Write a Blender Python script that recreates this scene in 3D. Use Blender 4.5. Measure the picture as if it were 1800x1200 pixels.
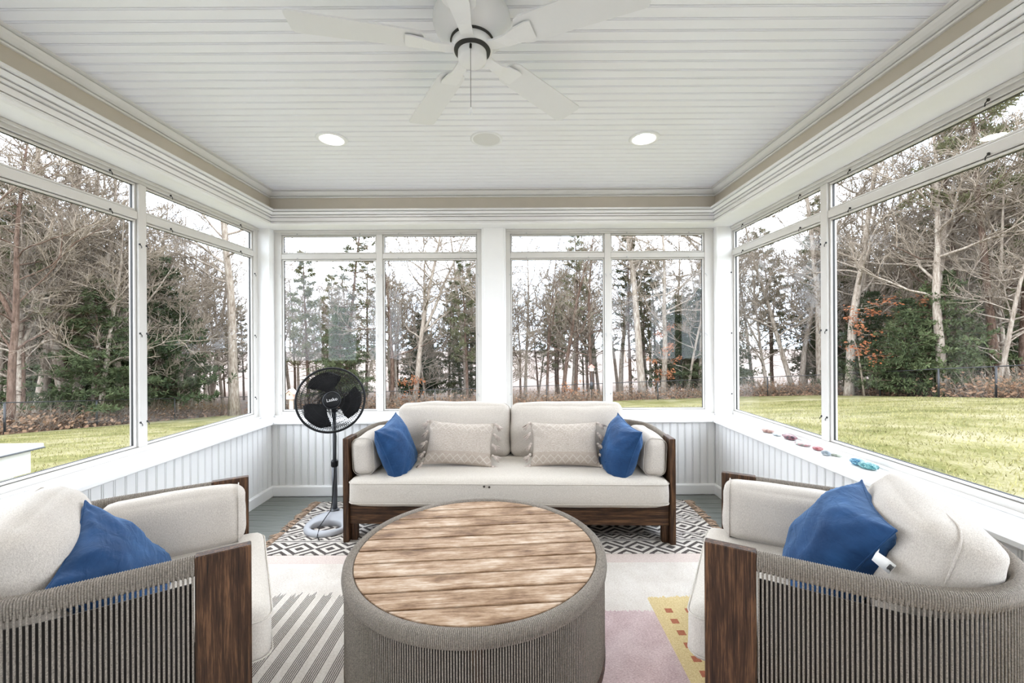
import bpy, bmesh, math, random
import numpy as np
from mathutils import Vector, Matrix, noise
for o in list(bpy.data.objects): bpy.data.objects.remove(o)
S = bpy.context.scene
COL = S.collection
PI = math.pi
# ------------------------------------------------------------------ camera
F, CX, CY, CH, ROLL = 730.0, 905.0, 597.0, 1.35, math.radians(0.3)
cam = bpy.data.cameras.new('camera'); cam.sensor_width = 36; cam.lens = 36*F/1800
cam.shift_x = -(CX-900)/1800; cam.shift_y = -(600-CY)/1800
cam.clip_start = .02; cam.clip_end = 600
camo = bpy.data.objects.new('camera', cam); COL.objects.link(camo)
camo.location = (0, 0, CH); camo.rotation_euler = (PI/2, ROLL, 0)
S.camera = camo
# ------------------------------------------------------------------ view + sky
S.view_settings.view_transform = 'Standard'; S.view_settings.look = 'None'
S.view_settings.exposure = 0.82; S.view_settings.gamma = 1; S.view_settings.use_curve_mapping = False
SKY = 4.6
CAN = 100.0
w = bpy.data.worlds.new('overcast_sky'); S.world = w; w.use_nodes = True
nt = w.node_tree; nt.nodes.clear()
wo = nt.nodes.new('ShaderNodeOutputWorld'); bg = nt.nodes.new('ShaderNodeBackground')
tc = nt.nodes.new('ShaderNodeTexCoord'); nz = nt.nodes.new('ShaderNodeTexNoise'); rp = nt.nodes.new('ShaderNodeValToRGB')
nz.inputs['Scale'].default_value = 2.2; nz.inputs['Detail'].default_value = 5
rp.color_ramp.elements[0].position = .38; rp.color_ramp.elements[0].color = (.62, .72, .86, 1)
rp.color_ramp.elements[1].position = .62; rp.color_ramp.elements[1].color = (.90, .93, 1.0, 1)
nt.links.new(tc.outputs['Generated'], nz.inputs['Vector']); nt.links.new(nz.outputs['Fac'], rp.inputs[0])
nt.links.new(rp.outputs[0], bg.inputs[0]); bg.inputs[1].default_value = SKY
nt.links.new(bg.outputs[0], wo.inputs[0])

# ------------------------------------------------------------------ pixel helpers (direction only; distance from what a thing touches)
def unroll(x, y):
    dx, dy = x-CX, y-CY
    return dx*math.cos(ROLL)-dy*math.sin(ROLL), dx*math.sin(ROLL)+dy*math.cos(ROLL)
def at_depth(x, y, Y):
    u, v = unroll(x, y); return Vector((u*Y/F, Y, CH-v*Y/F))
def at_height(x, y, Z):
    u, v = unroll(x, y); Y = (CH-Z)*F/v; return Vector((u*Y/F, Y, Z))
def xd(x, Y, y=600): return at_depth(x, y, Y).x

# ------------------------------------------------------------------ node materials
class NB:
    def __init__(s, name):
        s.m = bpy.data.materials.new(name); s.m.use_nodes = True; s.t = s.m.node_tree; s.t.nodes.clear()
        s.out = s.t.nodes.new('ShaderNodeOutputMaterial'); s.b = s.t.nodes.new('ShaderNodeBsdfPrincipled')
        s.t.links.new(s.b.outputs[0], s.out.inputs[0]); s._tc = None
    def n(s, k, **kw):
        nd = s.t.nodes.new(k)
        for a, b in kw.items(): setattr(nd, a, b)
        return nd
    def put(s, sock, v):
        if isinstance(v, (int, float)):
            sock.default_value = v if sock.type == 'VALUE' else ((v, v, v, 1) if sock.type == 'RGBA' else (v, v, v))
        elif isinstance(v, (tuple, list)):
            sock.default_value = tuple(v)+(1,) if (sock.type == 'RGBA' and len(v) == 3) else tuple(v)
        else: s.t.links.new(v, sock)
    def obj(s):
        if not s._tc: s._tc = s.n('ShaderNodeTexCoord')
        return s._tc.outputs['Object']
    def gen(s):
        s.obj(); return s._tc.outputs['Generated']
    def world(s):
        return s.n('ShaderNodeNewGeometry').outputs['Position']
    def map(s, vec, scale=(1, 1, 1), rot=(0, 0, 0), loc=(0, 0, 0)):
        mp = s.n('ShaderNodeMapping'); s.put(mp.inputs[0], vec)
        mp.inputs['Scale'].default_value = scale; mp.inputs['Rotation'].default_value = rot; mp.inputs['Location'].default_value = loc
        return mp.outputs[0]
    def noise(s, vec, scale, detail=3, rough=.55, dist=0):
        nd = s.n('ShaderNodeTexNoise'); s.put(nd.inputs['Vector'], vec); nd.inputs['Scale'].default_value = scale
        nd.inputs['Detail'].default_value = detail; nd.inputs['Roughness'].default_value = rough; nd.inputs['Distortion'].default_value = dist
        return nd.outputs['Fac']
    def ramp(s, f, stops, const=False):
        nd = s.n('ShaderNodeValToRGB'); s.put(nd.inputs[0], f); e = nd.color_ramp.elements
        if const: nd.color_ramp.interpolation = 'CONSTANT'
        while len(e) < len(stops): e.new(.5)
        for i, (p, c) in enumerate(stops):
            e[i].position = p; e[i].color = tuple(c)+(1,) if len(c) == 3 else c
        return nd.outputs[0]
    def mix(s, f, a, b, mode='MIX'):
        nd = s.n('ShaderNodeMix', data_type='RGBA', blend_type=mode); s.put(nd.inputs[0], f); s.put(nd.inputs[6], a); s.put(nd.inputs[7], b)
        return nd.outputs[2]
    def m2(s, op, a, b=0.0, c=None):
        nd = s.n('ShaderNodeMath', operation=op); s.put(nd.inputs[0], a); s.put(nd.inputs[1], b)
        if c is not None: s.put(nd.inputs[2], c)
        return nd.outputs[0]
    def sep(s, vec):
        nd = s.n('ShaderNodeSeparateXYZ'); s.put(nd.inputs[0], vec); return nd.outputs
    def bump(s, h, strength=.3, dist=.002):
        nd = s.n('ShaderNodeBump'); nd.inputs['Strength'].default_value = strength; nd.inputs['Distance'].default_value = dist
        s.put(nd.inputs['Height'], h); s.t.links.new(nd.outputs[0], s.b.inputs['Normal'])
    def fin(s, col, rough=.5, metal=0, spec=None, sheen=0, emit=None, es=0):
        s.put(s.b.inputs['Base Color'], col); s.put(s.b.inputs['Roughness'], rough); s.b.inputs['Metallic'].default_value = metal
        if spec is not None: s.b.inputs['Specular IOR Level'].default_value = spec
        if sheen: s.b.inputs['Sheen Weight'].default_value = sheen; s.b.inputs['Sheen Roughness'].default_value = .4
        if emit: s.put(s.b.inputs['Emission Color'], emit); s.b.inputs['Emission Strength'].default_value = es
        return s.m
def plain(name, col, rough=.5, metal=0, var=.04, scale=6, **k):
    b = NB(name); f = b.noise(b.obj(), scale, 4)
    c = b.ramp(f, [(.3, [x*(1-var) for x in col]), (.7, [min(1, x*(1+var)) for x in col])])
    return b.fin(c, rough, metal, **k)
M = {}
M['white'] = plain('white_paint', (.90, .90, .895), .45, var=.015)
M['board'] = plain('bead_board_paint', (.84, .84, .835), .42, var=.02, scale=3)
M['ceil'] = plain('ceiling_board_paint', (.885, .895, .94), .4, var=.01, scale=2)
M['trim'] = plain('trim_paint', (.84, .835, .835), .42, var=.02)
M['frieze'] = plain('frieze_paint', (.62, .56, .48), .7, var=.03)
M['almond'] = plain('window_frame_coat', (.66, .64, .61), .38, var=.03)
M['gasket'] = plain('black_gasket', (.02, .02, .02), .5)
M['black'] = plain('black_plastic', (.008, .008, .009), .5, var=.1, spec=.25)
M['blackmetal'] = plain('black_steel', (.015, .015, .016), .45)
M['greyplastic'] = plain('grey_plastic', (.46, .47, .50), .4, var=.04)
M['greymetal'] = plain('dark_grey_metal', (.10, .105, .115), .3, var=.06)
M['chrome'] = plain('brushed_metal', (.5, .5, .5), .3, 1.0)
M['fanwhite'] = plain('fan_white', (.84, .85, .87), .3, var=.01)
M['fanblade'] = plain('fan_blade_white', (.80, .81, .83), .4, var=.01)
M['logo'] = plain('pale_lettering', (.75, .75, .75), .5)
M['speaker'] = plain('speaker_grille_white', (.72, .72, .72), .7, var=.02, scale=200)
M['lamp'] = NB('lamp_lens').fin((1, 1, 1), .5, emit=(1, .95, .90), es=CAN)
M['tagcloth'] = plain('white_tag', (.82, .82, .80), .8)
def glass():
    b = NB('window_glass'); t = b.t
    tr = b.n('ShaderNodeBsdfTransparent'); gl = b.n('ShaderNodeBsdfGlossy'); gl.inputs['Roughness'].default_value = .02
    tr.inputs[0].default_value = (.97, .975, .97, 1)
    lw_ = b.n('ShaderNodeLayerWeight'); fr = b.m2('ADD', b.m2('MULTIPLY', b.m2('POWER', lw_.outputs['Facing'], 5.0), .45), .018)
    mx = b.n('ShaderNodeMixShader'); t.links.new(fr, mx.inputs[0]); t.links.new(tr.outputs[0], mx.inputs[1]); t.links.new(gl.outputs[0], mx.inputs[2])
    t.links.new(mx.outputs[0], b.out.inputs[0]); t.nodes.remove(b.b); return b.m
M['glass'] = glass()
def linen(name, c1, c2, sc=1.0):
    b = NB(name); o = b.obj()
    f = b.noise(b.map(o, (1, 1, .35)), 420*sc, 2, .7); g = b.noise(b.map(o, (.35, 1, 1)), 380*sc, 2, .7); h = b.noise(o, 5, 3)
    k = b.m2('MULTIPLY', b.m2('ADD', f, g), .5)
    c = b.ramp(k, [(.36, c2), (.62, c1)])
    c = b.mix(b.ramp(h, [(.35, (0, 0, 0)), (.75, (.35, .35, .35))]), c, [x*.9 for x in c1])
    b.bump(b.m2('ADD', k, b.m2('MULTIPLY', b.noise(o, 14, 3), .5)), .35, .004)
    return b.fin(c, .92, spec=.15, sheen=.15)
M['linen'] = linen('natural_linen', (.61, .56, .505), (.40, .36, .315))
def seat_linen():
    b = NB('stained_linen'); o = b.obj()
    f = b.noise(b.map(o, (1, 1, .35)), 420, 2, .7); g = b.noise(b.map(o, (.35, 1, 1)), 380, 2, .7)
    k = b.m2('MULTIPLY', b.m2('ADD', f, g), .5)
    c = b.ramp(k, [(.36, (.47, .425, .37)), (.62, (.64, .595, .535))])
    b.bump(b.m2('ADD', k, b.m2('MULTIPLY', b.noise(o, 10, 3), .6)), .35, .004)
    return b.fin(c, .92, spec=.15, sheen=.15)
M['seat'] = seat_linen()
M['stain'] = plain('dark_stain', (.05, .04, .03), .9)
def velvet():
    b = NB('blue_velvet'); o = b.obj()
    c = b.ramp(b.noise(o, 9, 4), [(.3, (.007, .030, .088)), (.7, (.016, .062, .165))])
    b.bump(b.noise(b.map(o, (1, 2.2, 1)), 16, 3, .5, .6), .55, .012)
    return b.fin(c, .75, spec=.2, sheen=.35)
M['blue'] = velvet(); M['blue'].node_tree.nodes['Principled BSDF'].inputs['Sheen Tint'].default_value = (.35, .6, 1, 1)
def knit():
    b = NB('woven_pillow'); o = b.obj(); s = b.sep(o)
    zz = b.m2('PINGPONG', s[0], .026); y = b.m2('ABSOLUTE', b.m2('SUBTRACT', b.m2('ABSOLUTE', s[1]), .112))
    d = b.m2('ABSOLUTE', b.m2('SUBTRACT', b.m2('ADD', zz, y), .026))
    line = b.m2('LESS_THAN', d, .0045); band = b.m2('LESS_THAN', y, .04)
    zig = b.m2('MULTIPLY', line, band)
    rib = b.noise(b.map(o, (.25, 1, 1)), 330, 2, .7)
    c = b.ramp(rib, [(.35, (.36, .31, .265)), (.65, (.53, .475, .42))])
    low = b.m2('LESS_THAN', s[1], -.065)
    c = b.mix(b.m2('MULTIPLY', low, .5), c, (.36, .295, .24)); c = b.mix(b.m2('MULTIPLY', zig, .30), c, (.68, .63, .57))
    b.bump(b.m2('ADD', rib, b.m2('MULTIPLY', zig, 2.0)), .6, .004)
    return b.fin(c, .95, spec=.1)
M['knit'] = knit()
M['tassel'] = plain('tassel_yarn', (.46, .395, .35), .95, var=.15, scale=120)
def wood(name, dark, mid, light, axis=0, sc=1.0, rough=.5, contrast=(.30, .5, .72)):
    b = NB(name); o = b.obj(); st = [14, 14, 14]; st[axis] = .9
    inf = b.n('ShaderNodeObjectInfo').outputs['Random']
    ov = b.n('ShaderNodeVectorMath', operation='ADD'); b.put(ov.inputs[0], o); b.put(ov.inputs[1], inf)
    v = ov.outputs[0]
    f = b.noise(b.map(v, st), 4.5*sc, 6, .68, .4); st2 = [60, 60, 60]; st2[axis] = 2.2
    g = b.noise(b.map(v, st2), 5*sc, 3, .6)
    k = b.m2('ADD', b.m2('MULTIPLY', f, .65), b.m2('MULTIPLY', g, .35))
    c = b.ramp(k, [(contrast[0], dark), (contrast[1], mid), (contrast[2], light)])
    b.bump(k, .35, .002)
    return b.fin(c, rough, spec=.3)
for i, a in enumerate('xyz'):
    M['dark_'+a] = wood('dark_stained_wood_'+a, (.008, .004, .0025), (.050, .023, .011), (.23, .115, .055), i, contrast=(.36, .5, .70))
def teak():
    b = NB('weathered_teak'); o = b.obj()
    inf = b.n('ShaderNodeObjectInfo').outputs['Random']
    ov = b.n('ShaderNodeVectorMath', operation='ADD'); b.put(ov.inputs[0], o); b.put(ov.inputs[1], b.m2('MULTIPLY', inf, 7.0)); v = ov.outputs[0]
    f = b.noise(b.map(v, (1.5, 20, 20)), 4.5, 6, .7, .5); g = b.noise(b.map(v, (1.3, 3.2, 3)), 2.8, 6, .68); h = b.noise(b.map(v, (3, 90, 90)), 3, 2)
    k = b.m2('ADD', b.m2('MULTIPLY', f, .30), b.m2('ADD', b.m2('MULTIPLY', g, .56), b.m2('MULTIPLY', h, .15)))
    c = b.ramp(k, [(.38, (.075, .037, .018)), (.46, (.20, .115, .060)), (.53, (.36, .24, .15)), (.63, (.58, .475, .375))])
    b.bump(b.m2('ADD', f, h), .3, .002)
    return b.fin(c, .6, spec=.25)
M['teak'] = teak()
def rope():
    b = NB('grey_rope'); o = b.obj()
    c = b.ramp(b.noise(o, 260, 2, .7), [(.3, (.125, .108, .09)), (.7, (.37, .325, .275))])
    c = b.mix(b.m2('MULTIPLY', b.noise(o, 7, 3), .35), c, (.18, .163, .146))
    return b.fin(c, .85, spec=.2)
M['rope'] = rope()
M['shadow_board'] = plain('dark_underframe_and_shade', (.02, .015, .012), .7)
def floorpaint():
    b = NB('grey_floor_paint'); o = b.obj()
    c = b.ramp(b.noise(b.map(o, (1, 10, 1)), 5, 4), [(.3, (.14, .152, .14)), (.7, (.22, .232, .215))])
    return b.fin(c, .38, spec=.4)
M['floor'] = floorpaint()
def rug_runner():
    b = NB('diamond_runner_weave'); p = b.obj(); s = b.sep(p); x, y = s[0], s[1]   # local: y 0..0.86 from the front edge
    per = .30; yy = b.m2('MODULO', b.m2('ADD', y, .02), per)                        # bands repeat
    # band A: diamonds, 0..0.17
    ya = b.m2('DIVIDE', b.m2('ABSOLUTE', b.m2('SUBTRACT', yy, .095)), .075)
    xa = b.m2('DIVIDE', b.m2('PINGPONG', x, .10), .10)
    d = b.m2('ADD', xa, ya)
    ring = b.m2('GREATER_THAN', b.m2('SINE', b.m2('MULTIPLY', d, 9.2)), .05)
    inA = b.m2('LESS_THAN', yy, .175)
    # band B: stripes
    st = b.m2('GREATER_THAN', b.m2('SINE', b.m2('MULTIPLY', yy, 300.0)), .0)
    # band C: zigzag
    zc = b.m2('ADD', b.m2('MULTIPLY', b.m2('PINGPONG', x, .06), .75), b.m2('SUBTRACT', yy, .215))
    zg = b.m2('GREATER_THAN', b.m2('SINE', b.m2('MULTIPLY', zc, 160.0)), .1)
    inC = b.m2('MULTIPLY', b.m2('GREATER_THAN', yy, .212), b.m2('LESS_THAN', yy, .275))
    k = b.mix(inA, b.mix(inC, st, zg), ring)
    wv = b.noise(b.map(p, (1, 1, 1)), 170, 2)
    jag = b.noise(p, 60, 2)
    wh = b.ramp(wv, [(.3, (.60, .54, .48)), (.7, (.80, .75, .69))]); bk = b.ramp(wv, [(.3, (.055, .046, .042)), (.7, (.15, .13, .12))])
    c = b.mix(k, wh, bk); b.bump(wv, .6, .006)
    return b.fin(c, .95, spec=.1)
M['runner'] = rug_runner()
M['fringe'] = plain('tan_fringe', (.46, .33, .24), .95, var=.25, scale=60)
def rug_kilim():
    b = NB('patchwork_kilim_weave'); p = b.world(); s = b.sep(p); X, Y = s[0], s[1]
    wv = b.noise(b.map(p, (1, 2.2, 1)), 120, 2, .7); big = b.noise(p, 7, 3)
    jag = b.m2('MULTIPLY', b.m2('SUBTRACT', b.noise(b.map(p, (1, .02, 1)), 95, 0), .5), .10)
    Yj = b.m2('ADD', Y, jag)
    cream = b.ramp(b.m2('ADD', b.m2('MULTIPLY', wv, .7), b.m2('MULTIPLY', big, .3)), [(.34, (.66, .59, .52)), (.62, (.88, .83, .77))])
    blush = b.ramp(wv, [(.3, (.62, .50, .45)), (.7, (.84, .74, .68))])
    pink = b.ramp(b.m2('ADD', b.m2('MULTIPLY', wv, .65), b.m2('MULTIPLY', big, .35)), [(.34, (.52, .36, .36)), (.64, (.84, .69, .68))])
    yel = b.ramp(wv, [(.3, (.62, .46, .21)), (.7, (.86, .72, .42))])
    red = b.ramp(wv, [(.3, (.38, .12, .07)), (.7, (.55, .22, .13))])
    # grey warp stripes
    sx = b.m2('MODULO', b.m2('ADD', X, 6.003), .0845); wide = b.m2('LESS_THAN', sx, .050)
    fine = b.m2('GREATER_THAN', b.m2('SINE', b.m2('MULTIPLY', sx, 2*PI/.0085)), -.45)
    stripes = b.m2('MULTIPLY', wide, fine)
    c = b.mix(b.m2('GREATER_THAN', Y, 2.50), cream, blush)
    left = b.m2('LESS_THAN', X, -.17)
    inS = b.m2('MULTIPLY', b.m2('MULTIPLY', left, b.m2('LESS_THAN', Yj, 2.20)), stripes)
    c = b.mix(b.m2('MULTIPLY', inS, .88), c, b.ramp(wv, [(.3, (.075, .065, .058)), (.7, (.20, .175, .155))]))
    inP = b.m2('MULTIPLY', b.m2('MULTIPLY', b.m2('GREATER_THAN', X, -.17), b.m2('LESS_THAN', X, .68)), b.m2('LESS_THAN', b.m2('ADD', Y, b.m2('MULTIPLY', jag, .4)), 2.055))
    c = b.mix(inP, c, pink)
    inY = b.m2('MULTIPLY', b.m2('GREATER_THAN', X, .68), b.m2('LESS_THAN', b.m2('ADD', Y, b.m2('MULTIPLY', jag, .4)), 2.165))
    c = b.mix(inY, c, yel)
    qx = b.m2('LESS_THAN', b.m2('ABSOLUTE', b.m2('SUBTRACT', b.m2('MODULO', b.m2('ADD', X, .045), .10), .05)), .0175)   # columns at .755 + .1 n (shifted below)
    qx = b.m2('LESS_THAN', b.m2('ABSOLUTE', b.m2('SUBTRACT', b.m2('MODULO', b.m2('SUBTRACT', X, .705), .10), .05)), .0175)
    qy = b.m2('LESS_THAN', b.m2('ABSOLUTE', b.m2('SUBTRACT', b.m2('MODULO', b.m2('ADD', Y, .090), .078), .039)), .0165)
    sq = b.m2('MULTIPLY', b.m2('MULTIPLY', inY, b.m2('LESS_THAN', Y, 2.10)), b.m2('MULTIPLY', b.m2('GREATER_THAN', X, .71), b.m2('MULTIPLY', qx, qy)))
    c = b.mix(sq, c, red); b.bump(wv, .6, .006)
    return b.fin(c, .95, spec=.1)
M['kilim'] = rug_kilim()
def lawn_mat():
    b = NB('winter_lawn_grass'); p = b.world()
    f = b.noise(p, .9, 6, .65); g = b.noise(b.map(p, (1, 1, 1)), 22, 4, .75); h = b.noise(p, .22, 3)
    k = b.m2('ADD', b.m2('MULTIPLY', f, .5), b.m2('ADD', b.m2('MULTIPLY', g, .35), b.m2('MULTIPLY', h, .2)))
    c = b.ramp(k, [(.40, (.070, .074, .020)), (.49, (.135, .128, .044)), (.57, (.215, .192, .098)), (.68, (.30, .265, .178))])
    b.bump(g, .8, .05); return b.fin(c, .95, spec=.05)
M['lawn'] = lawn_mat()
M['blade'] = plain('grass_blades', (.225, .205, .088), .9, var=.45, scale=1.3, spec=.05)
def litter():
    b = NB('leaf_litter'); p = b.world(); s = b.sep(p)
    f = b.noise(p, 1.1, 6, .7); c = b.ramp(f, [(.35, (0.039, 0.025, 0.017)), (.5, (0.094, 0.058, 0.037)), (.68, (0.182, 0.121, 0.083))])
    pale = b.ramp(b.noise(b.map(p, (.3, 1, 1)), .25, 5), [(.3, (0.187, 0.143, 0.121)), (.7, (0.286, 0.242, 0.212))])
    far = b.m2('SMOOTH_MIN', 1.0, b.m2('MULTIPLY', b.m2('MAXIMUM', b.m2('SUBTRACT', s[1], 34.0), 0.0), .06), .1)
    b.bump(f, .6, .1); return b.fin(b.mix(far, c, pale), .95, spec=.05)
M['litter'] = litter()
def bark(name, a, c_, d):
    b = NB(name); o = b.obj()
    f = b.noise(b.map(o, (6, 6, 1.4)), 2.2, 5, .7); c = b.ramp(f, [(.32, a), (.5, c_), (.68, d)]); b.bump(f, .6, .03)
    return b.fin(c, .95, spec=.05)
M['bark_pale'] = bark('pale_lichen_bark', (0.128, 0.096, 0.072), (0.271, 0.223, 0.180), (0.399, 0.362, 0.303))
M['bark_brown'] = bark('reddish_pine_bark', (0.041, 0.025, 0.018), (0.106, 0.068, 0.050), (0.186, 0.134, 0.104))
M['twig'] = bark('grey_twigs', (0.133, 0.101, 0.075), (0.238, 0.194, 0.150), (0.334, 0.286, 0.229))
def leafy(name, a, c_, tr=.25):
    b = NB(name); o = b.obj(); f = b.noise(o, 1.6, 4, .7); r = b.n('ShaderNodeObjectInfo').outputs['Random']
    c = b.ramp(b.m2('ADD', b.m2('MULTIPLY', f, .8), b.m2('MULTIPLY', r, .3)), [(.32, a), (.78, c_)])
    b.fin(c, .85, spec=.1); return b.m
M['pine'] = leafy('pine_needles', (.055, .062, .028), (.17, .165, .088))
M['green'] = leafy('evergreen_needles', (.022, .036, .017), (.082, .096, .042))
M['oakleaf'] = leafy('dry_oak_leaves', (0.176, 0.055, 0.022), (0.303, 0.138, 0.066))
M['deadleaf'] = leafy('dry_brown_leaves', (0.132, 0.073, 0.043), (0.277, 0.179, 0.113))
def pebble(name, a, c_, d, sc=60):
    b = NB(name); v = b.n('ShaderNodeTexVoronoi'); b.put(v.inputs['Vector'], b.obj()); v.inputs['Scale'].default_value = sc
    c = b.ramp(b.sep(v.outputs['Color'])[0], [(.2, a), (.5, c_), (.8, d)]); return b.fin(c, .3)
# ------------------------------------------------------------------ mesh helpers
class MB:
    def __init__(s): s.v = []; s.f = []; s.sm = []
    def add(s, vs, fs, smooth=False):
        o = len(s.v); s.v.extend(vs); s.f.extend([tuple(i+o for i in f) for f in fs]); s.sm.extend([smooth]*len(fs)); return s
    def box(s, x0, x1, y0, y1, z0, z1, c=0.0):
        if x0 > x1: x0, x1 = x1, x0
        if y0 > y1: y0, y1 = y1, y0
        if z0 > z1: z0, z1 = z1, z0
        if c <= 0:
            vs = [(x, y, z) for z in (z0, z1) for y in (y0, y1) for x in (x0, x1)]
            return s.add(vs, [(0, 2, 3, 1), (4, 5, 7, 6), (0, 1, 5, 4), (2, 6, 7, 3), (0, 4, 6, 2), (1, 3, 7, 5)])
        c = min(c, (x1-x0)*.49, (y1-y0)*.49, (z1-z0)*.49)
        L = ((x0, x1), (y0, y1), (z0, z1)); vs = []; idx = {}
        for a in range(3):
            for i in range(8):
                bits = ((i & 1), (i >> 1) & 1, (i >> 2) & 1); p = []
                for k in range(3):
                    q = L[k][bits[k]]
                    if k != a: q += c if bits[k] == 0 else -c
                    p.append(q)
                idx[(a, bits)] = len(vs); vs.append(tuple(p))
        fs = []
        for a in range(3):
            b, d = [k for k in range(3) if k != a]
            for sgn in (0, 1):
                def B(q, r):
                    t = [0, 0, 0]; t[a] = sgn; t[b] = q; t[d] = r; return tuple(t)
                fs.append((idx[(a, B(0, 0))], idx[(a, B(1, 0))], idx[(a, B(1, 1))], idx[(a, B(0, 1))]))
            for q in (0, 1):
                for r in (0, 1):
                    t0 = [0, 0, 0]; t1 = [0, 0, 0]; t0[b] = t1[b] = q; t0[d] = t1[d] = r; t1[a] = 1
                    fs.append((idx[(b, tuple(t0))], idx[(b, tuple(t1))], idx[(d, tuple(t1))], idx[(d, tuple(t0))]))
        for i in range(8):
            bits = ((i & 1), (i >> 1) & 1, (i >> 2) & 1); fs.append((idx[(0, bits)], idx[(1, bits)], idx[(2, bits)]))
        return s.add(vs, fs)
    def tube(s, pts, rad, sides=6, caps=True, smooth=True, closed=False, up=None):
        pts = [Vector(p) for p in pts]; n = len(pts)
        if isinstance(rad, (int, float)): rad = [rad]*n
        vs = []; prev = None
        for i, p in enumerate(pts):
            if closed: t = pts[(i+1) % n]-pts[i-1]
            else: t = pts[min(i+1, n-1)]-pts[max(i-1, 0)]
            if t.length < 1e-9: t = Vector((0, 0, 1))
            t.normalize()
            if prev is None:
                ref = Vector((0, 0, 1)) if abs(t.z) < .9 else Vector((1, 0, 0)); a = t.cross(ref).normalized()
            else: a = (prev-t*prev.dot(t))
            if a.length < 1e-6: a = t.orthogonal()
            a.normalize(); prev = a; b = t.cross(a)
            for k in range(sides):
                an = 2*PI*k/sides; q = p+(a*math.cos(an)+b*math.sin(an))*rad[i]; vs.append(tuple(q))
        fs = []
        for i in range(n if closed else n-1):
            j = (i+1) % n
            for k in range(sides):
                l = (k+1) % sides; fs.append((i*sides+k, i*sides+l, j*sides+l, j*sides+k))
        s.add(vs, fs, smooth)
        if caps and not closed:
            o = len(s.v)-len(vs); s.f.append(tuple(o+k for k in range(sides))[::-1]); s.f.append(tuple(o+(n-1)*sides+k for k in range(sides))); s.sm += [False, False]
        return s
    def lathe(s, prof, seg=32, smooth=True, M4=None):
        vs = []; fs = []; n = len(prof)
        for k in range(seg):
            an = 2*PI*k/seg; c, d = math.cos(an), math.sin(an)
            for r, z in prof:
                p = Vector((r*c, r*d, z)); vs.append(tuple(M4 @ p) if M4 else tuple(p))
        for k in range(seg):
            l = (k+1) % seg
            for i in range(n-1): fs.append((k*n+i, l*n+i, l*n+i+1, k*n+i+1))
        return s.add(vs, fs, smooth)
    def prism(s, poly, z0, z1):
        n = len(poly); vs = [(x, y, z0) for x, y in poly]+[(x, y, z1) for x, y in poly]
        fs = [tuple(range(n))[::-1], tuple(range(n, 2*n))]+[(i, (i+1) % n, n+(i+1) % n, n+i) for i in range(n)]
        return s.add(vs, fs)
    def xf(s, fn): s.v = [tuple(fn(*p)) for p in s.v]; return s
    def build(s, name, mat, parent=None, loc=None):
        me = bpy.data.meshes.new(name); me.from_pydata(s.v, [], s.f); me.validate(); me.update()
        if len(me.polygons) == len(s.sm): me.polygons.foreach_set('use_smooth', s.sm)
        me.materials.append(M[mat] if isinstance(mat, str) else mat)
        return link(name, me, parent, loc)
def link(name, me, parent=None, loc=None):
    o = bpy.data.objects.new(name, me); COL.objects.link(o)
    if loc: o.location = loc
    if parent: o.parent = parent
    return o
def fixn(o):
    bm = bmesh.new(); bm.from_mesh(o.data); bmesh.ops.recalc_face_normals(bm, faces=bm.faces); bm.to_mesh(o.data); bm.free(); return o
def empty(name, loc=(0, 0, 0), rz=0): 
    o = bpy.data.objects.new(name, None); COL.objects.link(o); o.location = loc; o.rotation_euler = (0, 0, rz); o.empty_display_size = .1; return o
def tag(o, label, cat, group=None):
    o['label'] = label; o['category'] = cat
    if group: o['group'] = group
    return o
def struct(o, label=None, cat=None):
    o['kind'] = 'structure'
    if label: o['label'] = label
    if cat: o['category'] = cat
    return o
def stuff(o): o['kind'] = 'stuff'; return o

# ------------------------------------------------------------------ room dimensions
XL, XR, YB = -2.30, 1.92, 3.80          # moulding datum planes
XRW = 1.955                             # right window frames sit a little further out
Y0 = -1.15                              # house wall behind the camera
ZC = 2.656; ZS = .656; ZT = 2.36; DW = .175   # ceiling, sill top, soffit, bead wall inset
def wallmap(side, win=False):
    # local: s along wall, n inward from the frame plane, z up
    if side == 'left': return lambda s, n, z: (XL+n, s, z)
    if side == 'right': return lambda s, n, z: ((XRW if win else XR)-n, s, z)
    return lambda s, n, z: (s, YB-n, z)
def sweep(side, prof, closed=True):
    """mitred moulding along one wall; prof = (n, z) pairs"""
    mb = MB(); k = len(prof); vs = []
    for e in (0, 1):
        for n, z in prof:
            if side == 'left': vs.append((XL+n, Y0 if e == 0 else YB-n, z))
            elif side == 'right': vs.append((XR-n, Y0 if e == 0 else YB-n, z))
            else: vs.append((XL+n if e == 0 else XR-n, YB-n, z))
    fs = [(i, (i+1) % k, k+(i+1) % k, k+i) for i in range(k if closed else k-1)]
    fs += [tuple(range(k))[::-1], tuple(range(k, 2*k))]
    return mb.add(vs, fs)
SIDES = ('left', 'back', 'right')
# floor: backing slab with painted planks
fl = struct(MB().box(XL-.05, XR+.05, Y0, YB+.05, -.16, -.022).build('floor', 'shadow_board'), 'grey painted porch plank floor of the sunroom', 'floor')
pw = .093
pm = MB().box(XL+DW-.02, XR-DW+.02, .0012, pw-.0012, -.022, 0, .0025).build('floor_plank', 'floor', fl).data
y = Y0; i = 0
fl.children[0].location = (0, Y0, 0); y += pw
while y+pw < YB-DW+.04:
    link('floor_plank', pm, fl, (0, y, 0)); y += pw
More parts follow.
